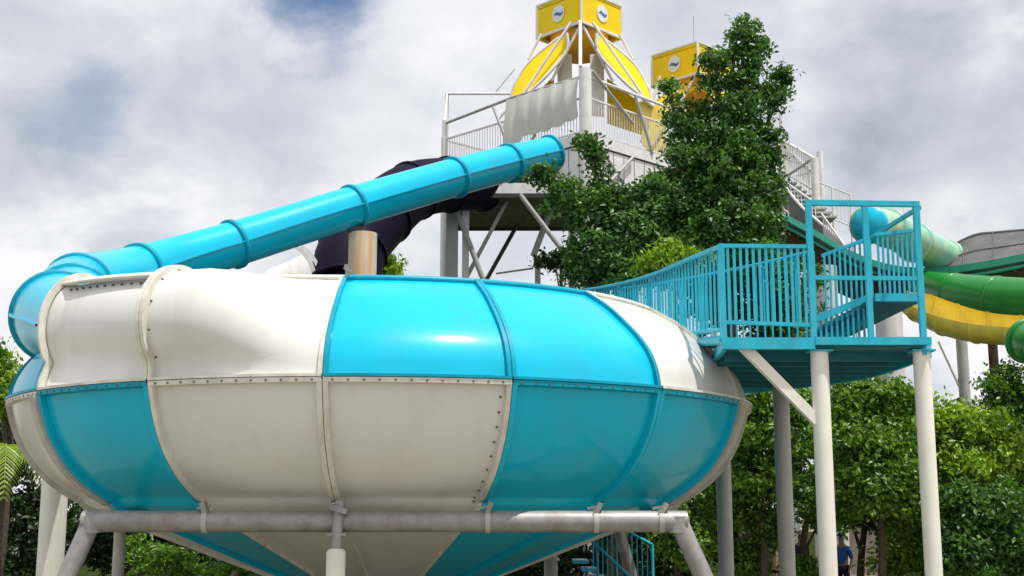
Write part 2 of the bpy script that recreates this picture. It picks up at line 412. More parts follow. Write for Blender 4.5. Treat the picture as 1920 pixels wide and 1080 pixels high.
# steel frame under the bowl
fr = empty('bowl_support_frame', (XC, 15.0, 0), 'weathered grey tubular steel frame carrying the underside of the bowl', 'support frame')
fy0, fy1, fz = 15.0, 24.2, 2.13; fxl, fxr = at(172, 975, fy0).x, at(1272, 975, fy0).x
def pipe(p, q, r, m='galv', nm='beam', par=None, n=16): return MB().tube([p, (Vector(p)+Vector(q))/2, q], r, n).build(nm, m, par or fr)
pipe((fxl-.1, fy0, fz), (fxr+.1, fy0, fz), .125); pipe((fxl-.1, fy1, fz), (fxr+.1, fy1, fz), .125)
pipe((fxl, fy0, fz-.005), (fxl, fy1, fz-.005), .115); pipe((fxr, fy0, fz-.005), (fxr, fy1, fz-.005), .115)
for (x, y, dx, dy) in ((fxl, fy0, -.62, -.3), (fxr, fy0, .75, -.2), (fxl, fy1, -.5, .4), (fxr, fy1, .5, .4)):
    l = pipe((x, y, fz), (x+dx*1.2, y+dy, 0), .112, 'galv', 'leg')
    MB().tube([(x, y, fz+.06), (x, y, fz-.13)], .132, 16).build('collar', 'galv', l)
    MB().box((x+dx*1.2, y+dy, .02), (.22, .22, .02)).build('foot_plate', 'galv', l)
pl = at(225, 1000, 18.5); pipe((pl.x, 18.5, 0), (pl.x, 18.5, fz), .085, 'greypost', 'leg')
pc = at(630, 1035, 14.86)
l = pipe((pc.x, 14.86, 0), (pc.x, 14.86, pc.z), .112, 'paintpost', 'leg', n=24)
MB().tube([(pc.x, 14.86, pc.z), (pc.x, 14.86, pc.z+.03), (pc.x, 14.86, pc.z+.05)], [.112, .09, .03], 24).build('cap', 'paintpost', l)
ps = MB().tube([(pc.x+.0, 14.86, pc.z-.02), (pc.x+.01, 14.86, 2.12), (pc.x+.03, 14.9, 2.36)], .065, 14).build('bracket', 'galv', fr)
MB().box((pc.x, 14.86, pc.z+.2), (.12, .05, .012)).build('plate', 'galv', ps)
MB().box((pc.x+.03, 14.86, 2.27), (.10, .12, .03), Matrix.Rotation(.3, 3, 'Y')).build('plate', 'galv', ps)
for px, tilt in ((385, .3), (915, -.35), (1118, -.5), (1240, -.6)):
    q = at(px, 950, 14.95)
    b = MB().box((q.x, 14.98, 2.24), (.028, .08, .12), Matrix.Rotation(-tilt, 3, 'Y')).build('bracket', 'galv', fr)
    MB().tube([(q.x-.03, 15.0, fz), (q.x+.03, 15.0, fz)], .137, 16).build('clamp', 'greypost', b)
    MB().beam((q.x+.06, 14.95, 2.31), (q.x-.10, 14.98, 2.28), .025, .03).build('cleat', 'galv', b)

# ------------------------------------------------------------------ turquoise tube slide
tube = empty('tube_slide', (-3.6, 29, 0), 'long turquoise enclosed tube slide running down from the tower into the bowl', 'water slide')
def bw(th, r, dz): p = bp(th, r, ZS+dz); return (p.x, p.y, p.z)
key = [(at(1032, 288, 33.6), .475), (at(955, 306, 32.6), .49), (at(852, 333, 31.2), .495), (at(662, 388, 29), .495), (at(438, 458, 27), .505),
       (at(262, 508, 25.2), .53), (at(146, 538, 22.6), .58), (Vector(bw(-92, 5.1, 1.72)), .62), (Vector(bw(-69.7, 4.92, 1.24)), .635), (Vector(bw(-47.6, 4.98, .84)), .56)]
NS = 8
K = catmull([(p.x, p.y, p.z, r) for p, r in key], NS)
for s in range(len(key)-1):
    seg = K[s*NS:(s+1)*NS+1]; P = [Vector(q[:3]) for q in seg]; rd = [float(q[3]) for q in seg]
    TT = tangents(K, s*NS, s*NS+len(P))
    u = MB().tube(P, rd, 16, False, 0, math.pi, TT).build('tube_top', 'cyan', tube)
    lo = MB().tube(P, [r*.985 for r in rd], 16, False, math.pi, 2*math.pi, TT).build('tube_bottom', 'cyan', tube)
    lip = MB()
    for sg in (-1, 1):
        A = []
        for i, p in enumerate(P):
            t = (P[min(i+1, len(P)-1)]-P[max(i-1, 0)]).normalized(); x = t.cross(Vector((0, 0, 1))).normalized()*sg
            A.append([p+x*(rd[i]-.02)+Vector((0, 0, .014)), p+x*(rd[i]+.05)+Vector((0, 0, .014)), p+x*(rd[i]+.05)-Vector((0, 0, .016)), p+x*(rd[i]-.02)-Vector((0, 0, .016))])
        A = [[*q, q[0]] for q in A]
        lip.grid([[r[j] for r in A] for j in range(5)], False)
    lip.build('side_flange', 'cyan', u)
for s in range(0, len(key)-1):
    i = s*NS; p = Vector(K[i][:3]); t = (Vector(K[min(i+1, len(K)-1)][:3])-Vector(K[max(i-1, 0)][:3])).normalized(); r = float(K[i][3])
    MB().tube([p-t*.05, p-t*.045, p+t*.045, p+t*.05], [r*.98, r+.055, r+.055, r*.98], 36, False).build('ring_flange', 'cyan_edge', tube)
e = K[0]; p = Vector(e[:3])
MB().tube([p+Vector((.12, .06, .03)), p], [.46, .47], 24).build('end_collar', 'cyan_edge', tube)

def column(name, px, Y, ztop, rad, m, label, group=None, n=24, cap=True):
    x = at(px, 900, Y).x
    r = empty(name, (x, Y, 0), label, 'column', group)
    MB().tube([(x, Y, 0), (x, Y, ztop/2), (x, Y, ztop)], rad, n).build('shaft', m, r)
    MB().box((x, Y, .02), (rad*1.5, rad*1.5, .02)).build('foot_plate', 'galv', r)
    if cap: MB().tube([(x, Y, ztop-.09), (x, Y, ztop-.05)], rad+.035, n).build('top_flange', m, r)
    return r
zt = at(670, 438, 29).z
c1 = column('tube_column', 671, 29, zt, .335, 'rustpost', 'thick rust-stained cream column holding up the middle of the turquoise tube', cap=False)
MB().box((at(671, 430, 29).x, 29, zt+.06), (.2, .25, .07)).build('saddle', 'darksteel', c1)
c2 = column('tube_column', 104, 23.2, 5.35, .235, 'paintpost', 'thick cream column behind the left end of the bowl', cap=False)

# ------------------------------------------------------------------ dark purple slide and white slide end
pur = empty('dark_tube_slide', (at(700, 430, 33).x, 33, 0), 'dark purple enclosed slide curving down behind the turquoise tube', 'water slide')
kk = [(at(905, 345, 37), .80), (at(840, 346, 36), .80), (at(775, 358, 35), .84), (at(716, 402, 34), .90), (at(662, 468, 33), .92), (at(650, 530, 32.5), .95), (at(655, 600, 32.3), .95)]
KP = catmull([(p.x, p.y, p.z, r) for p, r in kk], 6)
for s in range(len(kk)-1):
    seg = KP[s*6:(s+1)*6+1]
    MB().tube([Vector(q[:3]) for q in seg], [float(q[3]) for q in seg], 24, False, tan=[Vector((t_.x, t_.y, max(-.93, t_.z))).normalized() for t_ in tangents(KP, s*6, s*6+len(seg))]).build('tube_section', 'purple', pur)
    q = KP[s*6]; t = (Vector(KP[s*6+1][:3])-Vector(q[:3])).normalized(); p = Vector(q[:3])
    t = Vector((t.x, t.y, max(-.93, t.z))).normalized()
    MB().tube([p-t*.05, p-t*.045, p+t*.045, p+t*.05], [float(q[3])-.03, float(q[3])+.05, float(q[3])+.05, float(q[3])-.03], 40, False, tan=[t]*4).build('ring_flange', 'purple', pur)
ww = empty('white_slide_section', (at(575, 520, 32).x, 32, 0), 'white curved slide section with raised flanges left of the rust-stained column', 'water slide')
ctr = at(520, 530, 32.0)
for dx, rr, nm in ((0, .93, 'flange'), (.14, .93, 'flange')):
    c = ctr+Vector((dx, dx*.3, 0)); arc = [c+Vector((rr*math.cos(R_(a)), 0, rr*1.1*math.sin(R_(a)))) for a in range(-80, 85, 8)]
    m_ = MB(); m_.grid([[p+Vector((0, -.03, 0)) for p in arc], [c+(p-c)*1.10+Vector((0, -.03, 0)) for p in arc], [c+(p-c)*1.10+Vector((0, .03, 0)) for p in arc], [p+Vector((0, .03, 0)) for p in arc]], False)
    m_.build(nm, 'towerwhite', ww)
arc = [ctr+Vector((.93*math.cos(R_(a)), -.02, 1.02*math.sin(R_(a)))) for a in range(-80, 52, 6)]
MB().grid([arc, [Vector((ctr.x-.5+(p.x-ctr.x)*.55, p.y-.9, ctr.z-.45+(p.z-ctr.z)*.8)) for p in arc]]).build('shell', 'towerwhite', ww)
zz = ctr.z
column('slide_post', 640, 32.4, zz-.6, .18, 'greypost', 'steel post under the dark purple slide, hidden behind the bowl')

# ------------------------------------------------------------------ tower
TXC, TYC, HS = 2.2, 40.5, 4.45
def sq(cx, cy, h): return [Vector((cx, cy-h, 0)), Vector((cx+h, cy, 0)), Vector((cx, cy+h, 0)), Vector((cx-h, cy, 0))]
def V(p, z): return Vector((p.x, p.y, z))
tw = empty('slide_tower', (TXC, TYC, 0), 'white steel start tower with railed decks rising behind the trees', 'tower')
ZD = at(1092, 252, 36.05).z      # upper deck
ZL = at(930, 362, 36.5).z        # lower deck
C0 = sq(TXC, TYC, HS); C1 = sq(TXC+4.4, TYC+3.0, HS)
# corner columns
for p, r, zt_ in ((C0[0], .19, at(1092, 128, 36).z), (C0[3], .12, ZD+1.25), (C0[1], .12, ZD+1.2), (C0[2], .14, ZD+1.2), (C1[1], .12, ZD+1.6), (C1[2], .12, ZD+1)):
    MB().tube([V(p, 0), V(p, zt_/2), V(p, zt_)], r, 20).build('column', 'towerwhite', tw)
# upper decks
def deck(pts, z, th, m_top='wood', fascia='towerwhite', par=tw, nm='deck'):
    d = MB().poly([V(p, z) for p in pts], (0, 0, th)).build(nm, m_top, par)
    n = len(pts)
    for i in range(n):
        a, b = V(pts[i], z-th/2), V(pts[(i+1) % n], z-th/2); dirn = (b-a).normalized()
        out_ = Vector((dirn.y, -dirn.x, 0))*.035
        MB().beam(a+out_, b+out_, .06, th+.1).build('fascia', fascia, d)
    return d
deck([p for p in C0], ZD, .22); deck([p+Vector((0, 0, 0)) for p in C1], ZD-.26, .22)
def railing(par, a, b, h, mp, post=.05, pick=.02, gap=.13, mid=False, low=.1, nm='railing', flip=False, single=False, rail=.05):
    """straight railing from a to b (foot points); pickets joined when small"""
    r = MB().beam(a+Vector((0, 0, h)), b+Vector((0, 0, h)), rail, rail).build('handrail', mp, par)
    MB().beam(a+Vector((0, 0, low)), b+Vector((0, 0, low)), rail*.8, rail*.8).build('bottom_rail', mp, par)
    for p in (a, b): rod('post', p, h, post, mp, par)
    L = (b-a).length; n = max(2, int(L/gap)); pk = MB()
    for k in range(1, n):
        p = a+(b-a)*k/n
        if single: rod('picket', p+Vector((0, 0, low)), h-low, pick, mp, par)
        else: pk.beam(p+Vector((0, 0, low)), p+Vector((0, 0, h)), pick)
    if not single: pk.build('picket', mp, par, kind='stuff')
for a, b in ((C0[3], C0[0]), (C0[0], C0[1]), (C0[2], C0[3]), (C1[0], C1[1]), (C1[1], C1[2])):
    z = ZD+.02 if a in C0 else ZD-.24
    railing(tw, V(a, z), V(b, z), 1.15, 'towerwhite', gap=.12, pick=.022)
# high canopy rails above the railing
ZR = at(1092, 142, 36.05).z
hi = [(C0[0], ZR), (C0[1], ZR-.05), (C0[3], ZR-.05)]
MB().tube([V(C0[0], ZR), V(C0[1], ZR-.1)], .05, 10).build('top_rail', 'towerwhite', tw)
mid = (C0[0]+C0[3])/2
MB().tube([V(C0[0], ZR), V(mid, ZR+.05), V(C0[3], ZR-.1)], .05, 10).build('top_rail', 'towergrey', tw)
pL = at(838, 176, 43.5); pM = at(968, 176, 42)
MB().tube([pL, pM], .045, 8).build('top_rail', 'towerwhite', tw)
MB().tube([V(C0[3], ZD), V(C0[3], ZR+.0)], .09, 12).build('column', 'towerwhite', tw)
MB().tube([V(C0[3], ZR-.1), pL], .04, 8).build('top_rail', 'towerwhite', tw)
MB().tube([Vector((pL.x, pL.y, 0)), pL], .07, 10).build('column', 'towerwhite', tw)
MB().tube([V(C0[1], ZD), V(C0[1], ZR)], .09, 12).build('column', 'towerwhite', tw)
# diagonal braces in the deck sides
def brace(a, b, r=.05, m='towergrey', par=tw): return MB().tube([a, b], r, 10).build('brace', m, par)
def lerp(a, b, t): return a+(b-a)*t
for a, b in ((C0[3], C0[0]), (C0[0], C0[1])):
    for (s0, s1) in ((.5, .37), (.62, .80)):
        o_ = Vector((0, -.12, 0))
        brace(V(lerp(a, b, s0), ZD)+o_, V(lerp(a, b, s1), ZR-.1)+o_)
brace(V(lerp(C0[0], C0[1], .05), ZR+.2)+Vector((0, -.1, 0)), V(lerp(C0[0], C0[1], .35), ZD+.8)+Vector((0, -.1, 0)))
# grey shade cloth hung on the left side
cl_ = MB(); rows = []
for k in range(37):
    s = k/36; a = lerp(C0[3], C0[0], .48+.49*s)
    ztop = ZR+.02; zb = ZR-1.25 - (.15*math.sin(s*3.1)) - (1.4*(1-s/.25) if s < .25 else 0)*.9
    bulge = Vector((-.707, -.707, 0))*(.10+.018*math.sin(s*31)+.008*math.sin(s*67+1))
    rows.append([V(a, ztop-.05*abs(math.sin(s*18.8))-(ztop-zb)*j/8)+bulge*(math.sin(j/8*3.1)+.8+.5*j/8) for j in range(9)])
cl_.grid(rows); o = cl_.build('shade_cloth', 'cloth'); tag(o, 'grey shade cloth hanging on the left rail of the white tower', 'shade cloth')
o2 = o
# siding under the deck: white vertical boards on both near sides
def boards(a, b, z0, z1, n, par, m='towerwhite'):
    for k in range(n):
        p = lerp(a, b, (k+.5)/n); d = (b-a).normalized(); L = (b-a).length/n
        rot = Matrix.Rotation(math.atan2(d.y, d.x), 3, 'Z')
        MB().box((p.x, p.y, (z0+z1)/2), (L/2-.02, .02, (z1-z0)/2), rot).build('siding_board', m, par)
boards(lerp(C0[0], C0[1], .04), lerp(C0[0], C0[1], .98), ZL+.1, ZD-.32, 12, tw)
boards(lerp(C0[3], C0[0], .62), lerp(C0[3], C0[0], .96), ZL+.1, ZD-.32, 5, tw)
for s0, s1 in ((.1, .35), (.6, .85)):
    brace(V(lerp(C0[0], C0[1], s0), ZD-.3)+Vector((0, -.15, 0)), V(lerp(C0[0], C0[1], s1), ZL)+Vector((0, -.15, 0)))
    brace(V(lerp(C0[0], C0[1], s1), ZD-.3)+Vector((0, -.2, 0)), V(lerp(C0[0], C0[1], s0), ZL)+Vector((0, -.2, 0)))
# lower deck with dark boards seen from below
x0 = at(842, 362, 36.5).x; x1 = at(1180, 362, 36.5).x
ld = MB().poly([Vector((x0, 36.5, ZL)), Vector((x1, 36.5, ZL)), Vector((x1, 40.6, ZL)), Vector((x0, 40.6, ZL))], (0, 0, .1)).build('lower_deck', 'wood', tw)
for k in range(14):
    y = 36.62+k*.285
    MB().box(((x0+x1)/2, y, ZL-.13), ((x1-x0)/2, .12, .025)).build('plank', 'wood', ld)
MB().box(((x0+x1)/2+.3, 36.45, ZL+.13), ((x1-x0)/2-.3, .04, .16)).build('fascia', 'towerwhite', ld)
MB().box(((x0+x1)/2, 36.44, ZL-.1), ((x1-x0)/2, .05, .06)).build('edge_beam', 'darksteel', ld)
MB().box(((x0+x1)/2, 40.65, ZL-.15), ((x1-x0)/2, .05, .08)).build('edge_beam', 'darksteel', ld)
for px, w in ((848, .17), (873, .10)):
    p = at(px, 450, 36.8); MB().box((p.x, 36.8, ZL/2), (w, w, ZL/2)).build('column', 'towergrey' if w > .12 else 'towerwhite', tw)
p = at(1008, 480, 39.5); MB().box((p.x, 39.5, at(1008, 480, 39.5).z/2), (.09, .09, at(1008, 480, 39.5).z/2)).build('column', 'towergrey', tw)
for (a, b, r, m) in (((850, 378, 36.6), (905, 522, 36.6), .085, 'towergrey'), ((952, 375, 37), (874, 520, 37), .06, 'towergrey'), ((968, 425, 40), (912, 525, 40), .07, 'darksteel'),
                     ((975, 365, 36.4), (1070, 490, 36.4), .075, 'towergrey'), ((1036, 385, 38), (1000, 480, 38), .10, 'towergrey'), ((1060, 370, 38), (1036, 385, 38), .08, 'towergrey'), ((926, 425, 40), (876, 520, 40), .05, 'darksteel')):
    brace(at(*a), at(*b), r, m)
p0, p1 = at(930, 513, 39), at(1000, 503, 39)
brace(p0, p1, .03)
# stair flight with white railing going down to the right of the tree
stt = empty('tower_stair', (at(1527, 400, 38).x, 38, 0), 'white steel stair with picket railings descending right of the big tree', 'staircase')
q = [at(1432, 285, 40), at(1527, 360, 38), at(1597, 415, 38.5)]
for px, pt, Y, r in ((1464, 210, 40.5, .08), (1527, 297, 38, .13), (1470, 255, 40, .06), (1594, 362, 38.5, .04), (1560, 352, 38.2, .04)):
    t_ = at(px, pt, Y); MB().tube([(t_.x, Y, 0), (t_.x, Y, t_.z)], r, 14).build('post', 'towerwhite', stt)
def rail_path(par, pts, h, m, rail=.05, pick=.02, gap=.13, low=.08, posts=(), single=False, pickname='picket', pw=.06):
    """pts = points on the handrail; railing hangs h below"""
    P = [Vector(p) for p in pts]
    MB().tube(P, rail/2, 8).build('handrail', m, par)
    MB().tube([p-Vector((0, 0, h-low)) for p in P], rail/2*.85, 8).build('bottom_rail', m, par)
    L = [0]
    for a, b in zip(P, P[1:]): L.append(L[-1]+(b-a).length)
    n = int(L[-1]/gap); pk = MB()
    for k in range(1, n):
        s = L[-1]*k/n; i = max(j for j in range(len(L)-1) if L[j] <= s); p = lerp(P[i], P[i+1], (s-L[i])/(L[i+1]-L[i]))
        if single: rod(pickname, p-Vector((0, 0, h-low)), h-low, pick, m, par)
        else: pk.beam(p-Vector((0, 0, h-low)), p, pick)
    if not single: pk.build(pickname, m, par, kind='stuff')
    for i in posts: rod('post', P[i]-Vector((0, 0, h)), h, pw, m, par)
rail_path(stt, [at(1466, 262, 40), at(1527, 297, 38)], 1.15, 'towerwhite', .09, .03, .13, posts=(0,))
rail_path(stt, [at(1470, 340, 37.6), at(1535, 385, 37.4)], 1.0, 'towerwhite', .07, .025, .12)
rail_path(stt, [at(1533, 341, 38), at(1594, 365, 38.5), at(1596, 375, 38.6)], 1.1, 'towerwhite', .05, .025, .14, posts=(1,))
rail_path(stt, [at(1540, 400, 36.5), at(1590, 470, 36)], .9, 'towerwhite', .06, .03, .11)
A_ = catmull([at(1440, 300, 37.8), at(1472, 350, 37.6), at(1500, 385, 37.4), at(1530, 412, 37.2), at(1580, 455, 37)], 5)
st_ = MB(); st_.grid([[Vector(p) for p in A_], [Vector(p)-Vector((0, 0, .75)) for p in A_]]); st_.build('stringer', 'greywall', stt)
MB().tube([Vector(p) for p in A_], .05, 8).build('stringer_cap', 'towerwhite', stt)
for k in range(9):
    p = at(1466+k*9, 300+k*7.5, 39.4-.2*k); MB().box((p.x, p.y, p.z-.9), (.35, .5, .03)).build('tread', 'towergrey', stt)
pp = at(1497, 306, 38.6)
brace(at(1472, 280, 39.8), at(1520, 320, 38.3), .06, 'towerwhite', stt)
brace(at(1520, 300, 38.3), at(1475, 330, 39), .05, 'towergrey', stt)

# yellow canopies
def canopy(name, cx, cy, zb, label, scale=1.0, h=1.12, s=2.05, small=False):
    r = empty(name, (cx, cy, zb), label, 'canopy', 'yellow box canopies on top of the tower')
    hs = s*.7071
    cs = sq(cx, cy, hs)
    for i in range(4):
        a, b = cs[i], cs[(i+1) % 4]; dirn = (b-a).normalized(); nrm = Vector((dirn.y, -dirn.x, 0))
        a2, b2 = lerp(a, b, .03), lerp(a, b, .97)
        mb = MB().poly([V(a2, zb+h), V(b2, zb+h), V(b2, zb), V(a2, zb)], nrm*.05)
        f = mb.build('side_panel', 'yellow', r)
        MB().beam(V(a, zb-.02), V(b, zb-.02), .09, .08).build('edge_bar', 'towerwhite', r)
        MB().beam(V(a, zb+h), V(b, zb+h), .07, .06).build('edge_bar', 'towerwhite', r)
        MB().beam(V(a, zb), V(a, zb+h), .08, .08).build('corner_bar', 'towerwhite', r)
        # round emblem on the panel
        c = V(lerp(a, b, .5), zb+h*.50)+nrm*.012
        disc = []; rim = []
        for k in range(28):
            an = 2*math.pi*k/28; disc.append(c+dirn*.27*math.cos(an)+Vector((0, 0, .30*math.sin(an))))
        MB().poly(disc, -nrm*.015).build('emblem', 'emblem', f)
        sw = [c+nrm*.022+dirn*x+Vector((0, 0, z)) for x, z in ((-.21, -.02), (-.1, .07), (.02, .03), (.12, -.02), (.21, .05), (.2, -.05), (.1, -.12), (-.02, -.06), (-.12, -.03))]
        MB().poly(sw, -nrm*.006).build('emblem_mark', 'emblemblue', f)
    MB().poly([V(p, zb+h*.9) for p in cs], (0, 0, .05)).build('roof', 'yellow', r)
    # inverted funnel of orange cloth
    rows = []
    for k in range(25):
        an = 2*math.pi*k/24
        rows.append([Vector((cx+rr*math.cos(an), cy+rr*math.sin(an), z)) for rr, z in ((1.0, zb), (.85, zb-.35), (.70, zb-.65), (.62, zb-.72), (.05, zb-.55))])
    MB().grid(rows).build('funnel', 'orange', r)
    return r, cs
ZB = at(1088, 40, 39.05).z
can, cs = canopy('box_canopy', 2.29, 40.5, ZB, 'yellow square box canopy over arched fins, the taller and nearer one at the top edge')
# arched fins and pipes, one towards each deck corner
for ci, (sx, pts) in enumerate(((-1, ((.62, -.25), (1.05, -.55), (1.75, -1.15), (2.2, -1.9), (2.42, -2.75))), (1, ((.62, -.25), (1.05, -.55), (1.75, -1.15), (2.2, -1.9), (2.42, -2.75))))):
    P = catmull(pts, 4)
    outer = [Vector((2.29+sx*p[0], 40.5-.9+.15*abs(p[0]), ZB+p[1])) for p in P]
    inner = [Vector((2.29+sx*(p[0]-.12-.62*math.sin(min(1, k/(len(P)-1))*math.pi)), 40.5-1.5, ZB+p[1]-.38*math.sin(k/(len(P)-1)*math.pi)-.18)) for k, p in enumerate(P)]
    MB().grid([outer, inner]).build('fin', 'yellow', can)
    MB().tube(outer, .055, 8).build('fin_pipe', 'towerwhite', can); MB().tube(inner, .055, 8).build('fin_pipe', 'towerwhite', can)
    o2_ = [p+Vector((0, 1.6, 0)) for p in outer]
    MB().grid([outer, o2_]).build('fin', 'yellow', can)
    # legs
    for (dx0, dz0, dx1, dz1, yy) in ((.35, -.05, 1.95, -2.55, -1.5), (1.3, -.1, 1.75, -1.0, -.6), (2.3, -2.6, 2.75, -3.2, -.9), (.05, -.1, 1.0, -2.0, -1.3)):
        MB().tube([Vector((2.29+sx*dx0, 40.5+yy, ZB+dz0)), Vector((2.29+sx*dx1, 40.5+yy, ZB+dz1))], .045, 8).build('leg', 'towerwhite', can)
    # white drop sheets and darker yellow boards behind
    a = 2.29+sx*.30; b = 2.29+sx*.78
    MB().poly([Vector((a, 39.7, ZB-.9)), Vector((b, 39.9, ZB-.75)), Vector((b, 39.9, ZB-3.0)), Vector((a, 39.7, ZB-3.0))], (0, -.04, 0)).build('drop_sheet', 'towerwhite', can)
MB().poly([Vector((2.29+.95, 40.9, ZB-1.3)), Vector((2.29+2.1, 40.9, ZB-2.2)), Vector((2.29+2.1, 40.9, ZB-3.3)), Vector((2.29+.95, 40.9, ZB-2.9))], (0, -.05, 0)).build('back_board', 'yellow', can)
MB().poly([Vector((2.29-.85, 40.9, ZB-1.2)), Vector((2.29-1.6, 40.9, ZB-2.0)), Vector((2.29-1.6, 40.9, ZB-2.4)), Vector((2.29-.85, 40.9, ZB-2.4))], (0, -.05, 0)).build('back_board', 'yellow', can)
MB().tube([at(1088, 40, 39), at(1088, 125, 37.5)], .06, 8).build('centre_pipe', 'towerwhite', can)
# loose yellow banner falling down the right side
q_ = [at(1200, 190, 39.2), at(1245, 200, 39.2), at(1250, 290, 39.0), at(1222, 300, 39.0), at(1205, 270, 39.1)]
MB().poly(q_, (0, -.05, 0)).build('banner', 'yelslide', can)
MB().poly([at(1197, 275, 39.1), at(1225, 300, 39.1), at(1205, 340, 38.9)], (0, -.05, 0)).build('banner', 'yelslide', can)
near = at(1308, 78, 41.6)
can2, cs2 = canopy('box_canopy', near.x, 43.05, near.z-1.12, 'yellow square box canopy, the lower and farther one half hidden by the tree top')
for sx in (-1, 1):
    for (dx0, dx1, dz1) in ((.1, 1.1, -2.0), (.9, .35, -1.6), (1.3, 2.0, -2.4)):
        MB().tube([Vector((near.x+sx*dx0, 41.9, near.z-1.15)), Vector((near.x+sx*dx1, 41.9, near.z-1.15+dz1))], .05, 8).build('leg', 'towerwhite', can2)
    P = catmull(((.5, -.1), (1.05, -.5), (1.75, -1.15), (2.2, -1.9)), 4)
    outer = [Vector((near.x+sx*p[0], 42.3, near.z-1.12+p[1])) for p in P]; inn = [p+Vector((-sx*.5, -.4, -.35)) for p in outer]
    MB().grid([outer, inn]).build('fin', 'yellow', can2); MB().tube(outer, .05, 8).build('fin_pipe', 'towerwhite', can2)
an = at(1301, 80, 42.5); o = MB().tube([an-Vector((0, 0, .3)), at(1300, 30, 42.5)], .014, 6).build('antenna', 'greypost'); tag(o, 'thin upright antenna rod on top of the farther yellow box', 'antenna')
# small thin stay wires left of canopy
st = MB().tube([at(965, 130, 39), at(930, 172, 41)], .015, 5).build('stay_wire', 'towergrey', tw)

# ------------------------------------------------------------------ blue platform
PF = empty('blue_platform', (4.0, 17, 0), 'turquoise blue steel platform with picket railings standing on cream posts right of the bowl', 'platform')
Y0 = 16.0
zd = at(1450, 636, Y0).z
A = at(1357, 636, Y0); B = at(1526, 640, Y0); Cc = at(1634, 642, Y0); D = at(1732, 645, Y0)
for p in (A, B, Cc, D): p.z = zd
far = [at(1742, 652, 16.3), at(1690, 672, 17.6), at(1640, 688, 18.8), at(1580, 698, 19.7), at(1520, 705, 20.4), at(1440, 713, 21.2), at(1370, 721, 21.8)]
pts = [Vector((A.x, Y0, zd-.06))]+[Vector((D.x, Y0, zd-.06))]+[Vector((p.x, p.y, zd-.06)) for p in far]+[Vector((A.x+.25, 19.5, zd-.06))]
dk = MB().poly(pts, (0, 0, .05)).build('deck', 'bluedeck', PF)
for k in range(7):      # joists under the deck
    y = 16.5+k*.62; xr = min(D.x, 5.45 - max(0, (y-18))*.28); 
    if y < 18.8: xr = D.x+.0+(y-16)*.06
    MB().beam((A.x+.1, y, zd-.17), (xr-.1, y, zd-.17), .06, .12).build('joist', 'bluedeck', dk)
ed = MB(); 
fb = [Vector((D.x, Y0, zd-.12))]+[Vector((p.x, p.y, zd-.12)) for p in far]
for a, b in zip(fb, fb[1:]): ed.beam(a, b, .06, .16)
ed.build('edge_beam', 'bluepaint', dk)
MB().beam((A.x-.03, Y0-.03, zd-.06), (B.x, Y0-.03, zd-.06), .07, .15).build('edge_beam', 'bluepaint', dk)
MB().beam((B.x+.003, Y0-.035, zd-.03), (D.x+.08, Y0-.035, zd-.03), .08, .10).build('edge_beam', 'bluepaint', dk)
MB().beam((A.x, Y0+.003, zd-.08), (A.x+.25, 19.5, zd-.08), .06, .14).build('edge_beam', 'bluepaint', dk)
zr = at(1353, 461, Y0).z
MB().beam((A.x, Y0, zr), (B.x, Y0, zr-.01), .05, .05).build('handrail', 'bluepaint', PF)
zb_ = at(1440, 607, Y0).z
MB().beam((A.x, Y0, zb_+.02), (B.x, Y0, zb_-.02), .05, .05).build('bottom_rail', 'bluepaint', PF)
rod('post', A-Vector((0, 0, .1)), zr-A.z+.125, .075, 'bluepaint', PF)
for k in range(1, 14): rod('picket', Vector((A.x+(B.x-A.x)*k/14, Y0, zb_)), zr-zb_, .034, 'bluepaint', PF)
ztall = at(1520, 383, Y0).z
for p in (B, D): rod('post', p-Vector((0, 0, .02)), ztall-p.z+.02, .075, 'bluepaint', PF)
rod('post', Cc+Vector((0, .004, .02)), ztall-zd-.02, .07, 'bluepaint', PF)
MB().beam((B.x-.04, Y0, ztall+.02), (D.x+.04, Y0, ztall), .07, .07).build('top_rail', 'bluepaint', PF)
zm = at(1630, 521, Y0).z
MB().beam((B.x, Y0-.003, zm), (D.x, Y0-.003, zm-.01), .05, .055).build('mid_rail', 'bluepaint', PF)
# landing plate and sloping rail on the right
zl = at(1685, 556, 17.0).z; la = at(1640, 556, 17.0); lb = at(1731, 556, 17.0)
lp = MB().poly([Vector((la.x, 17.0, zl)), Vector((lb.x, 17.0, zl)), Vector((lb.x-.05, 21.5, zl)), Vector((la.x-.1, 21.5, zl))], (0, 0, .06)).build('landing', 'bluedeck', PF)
MB().beam((la.x, 16.97, zl-.02), (lb.x, 16.97, zl-.02), .06, .11).build('edge_beam', 'bluepaint', lp)
for s0, s1, Y in (((1530, 598), (1636, 556), 17.6), ((1545, 642), (1640, 592), 18.6)):
    MB().beam(at(*s0, Y), at(*s1, Y), .06, .1).build('stringer', 'bluepaint', PF)
for k in range(6):
    a = at(1540+k*18, 622-k*9, 18.1); MB().box((a.x, 18.1, a.z), (.09, .45, .02)).build('tread', 'bluedeck', PF)
for k in range(10):
    px = 1538+k*10; top = at(px, 596-(px-1530)*.40, 17.62); rod('picket', Vector((top.x, 17.62, zd)), top.z-zd, .03, 'bluepaint', PF)
for k, (a, b) in enumerate((((1540, 480, 18.6), (1634, 445, 18.4)), ((1634, 445, 18.4), (1724, 389, 16.1)))):
    MB().beam(at(*a), at(*b), .05, .05).build('handrail', 'bluepaint', PF)
for k in range(10):
    px = 1545+k*9.5; top = at(px, 478-(px-1540)*.37, 18.5); rod('picket', Vector((top.x, 18.5, top.z-1.15)), 1.15, .028, 'bluepaint', PF)
rod('post', Vector((la.x, 19.5, zd)), zl-zd, .05, 'bluepaint', PF)
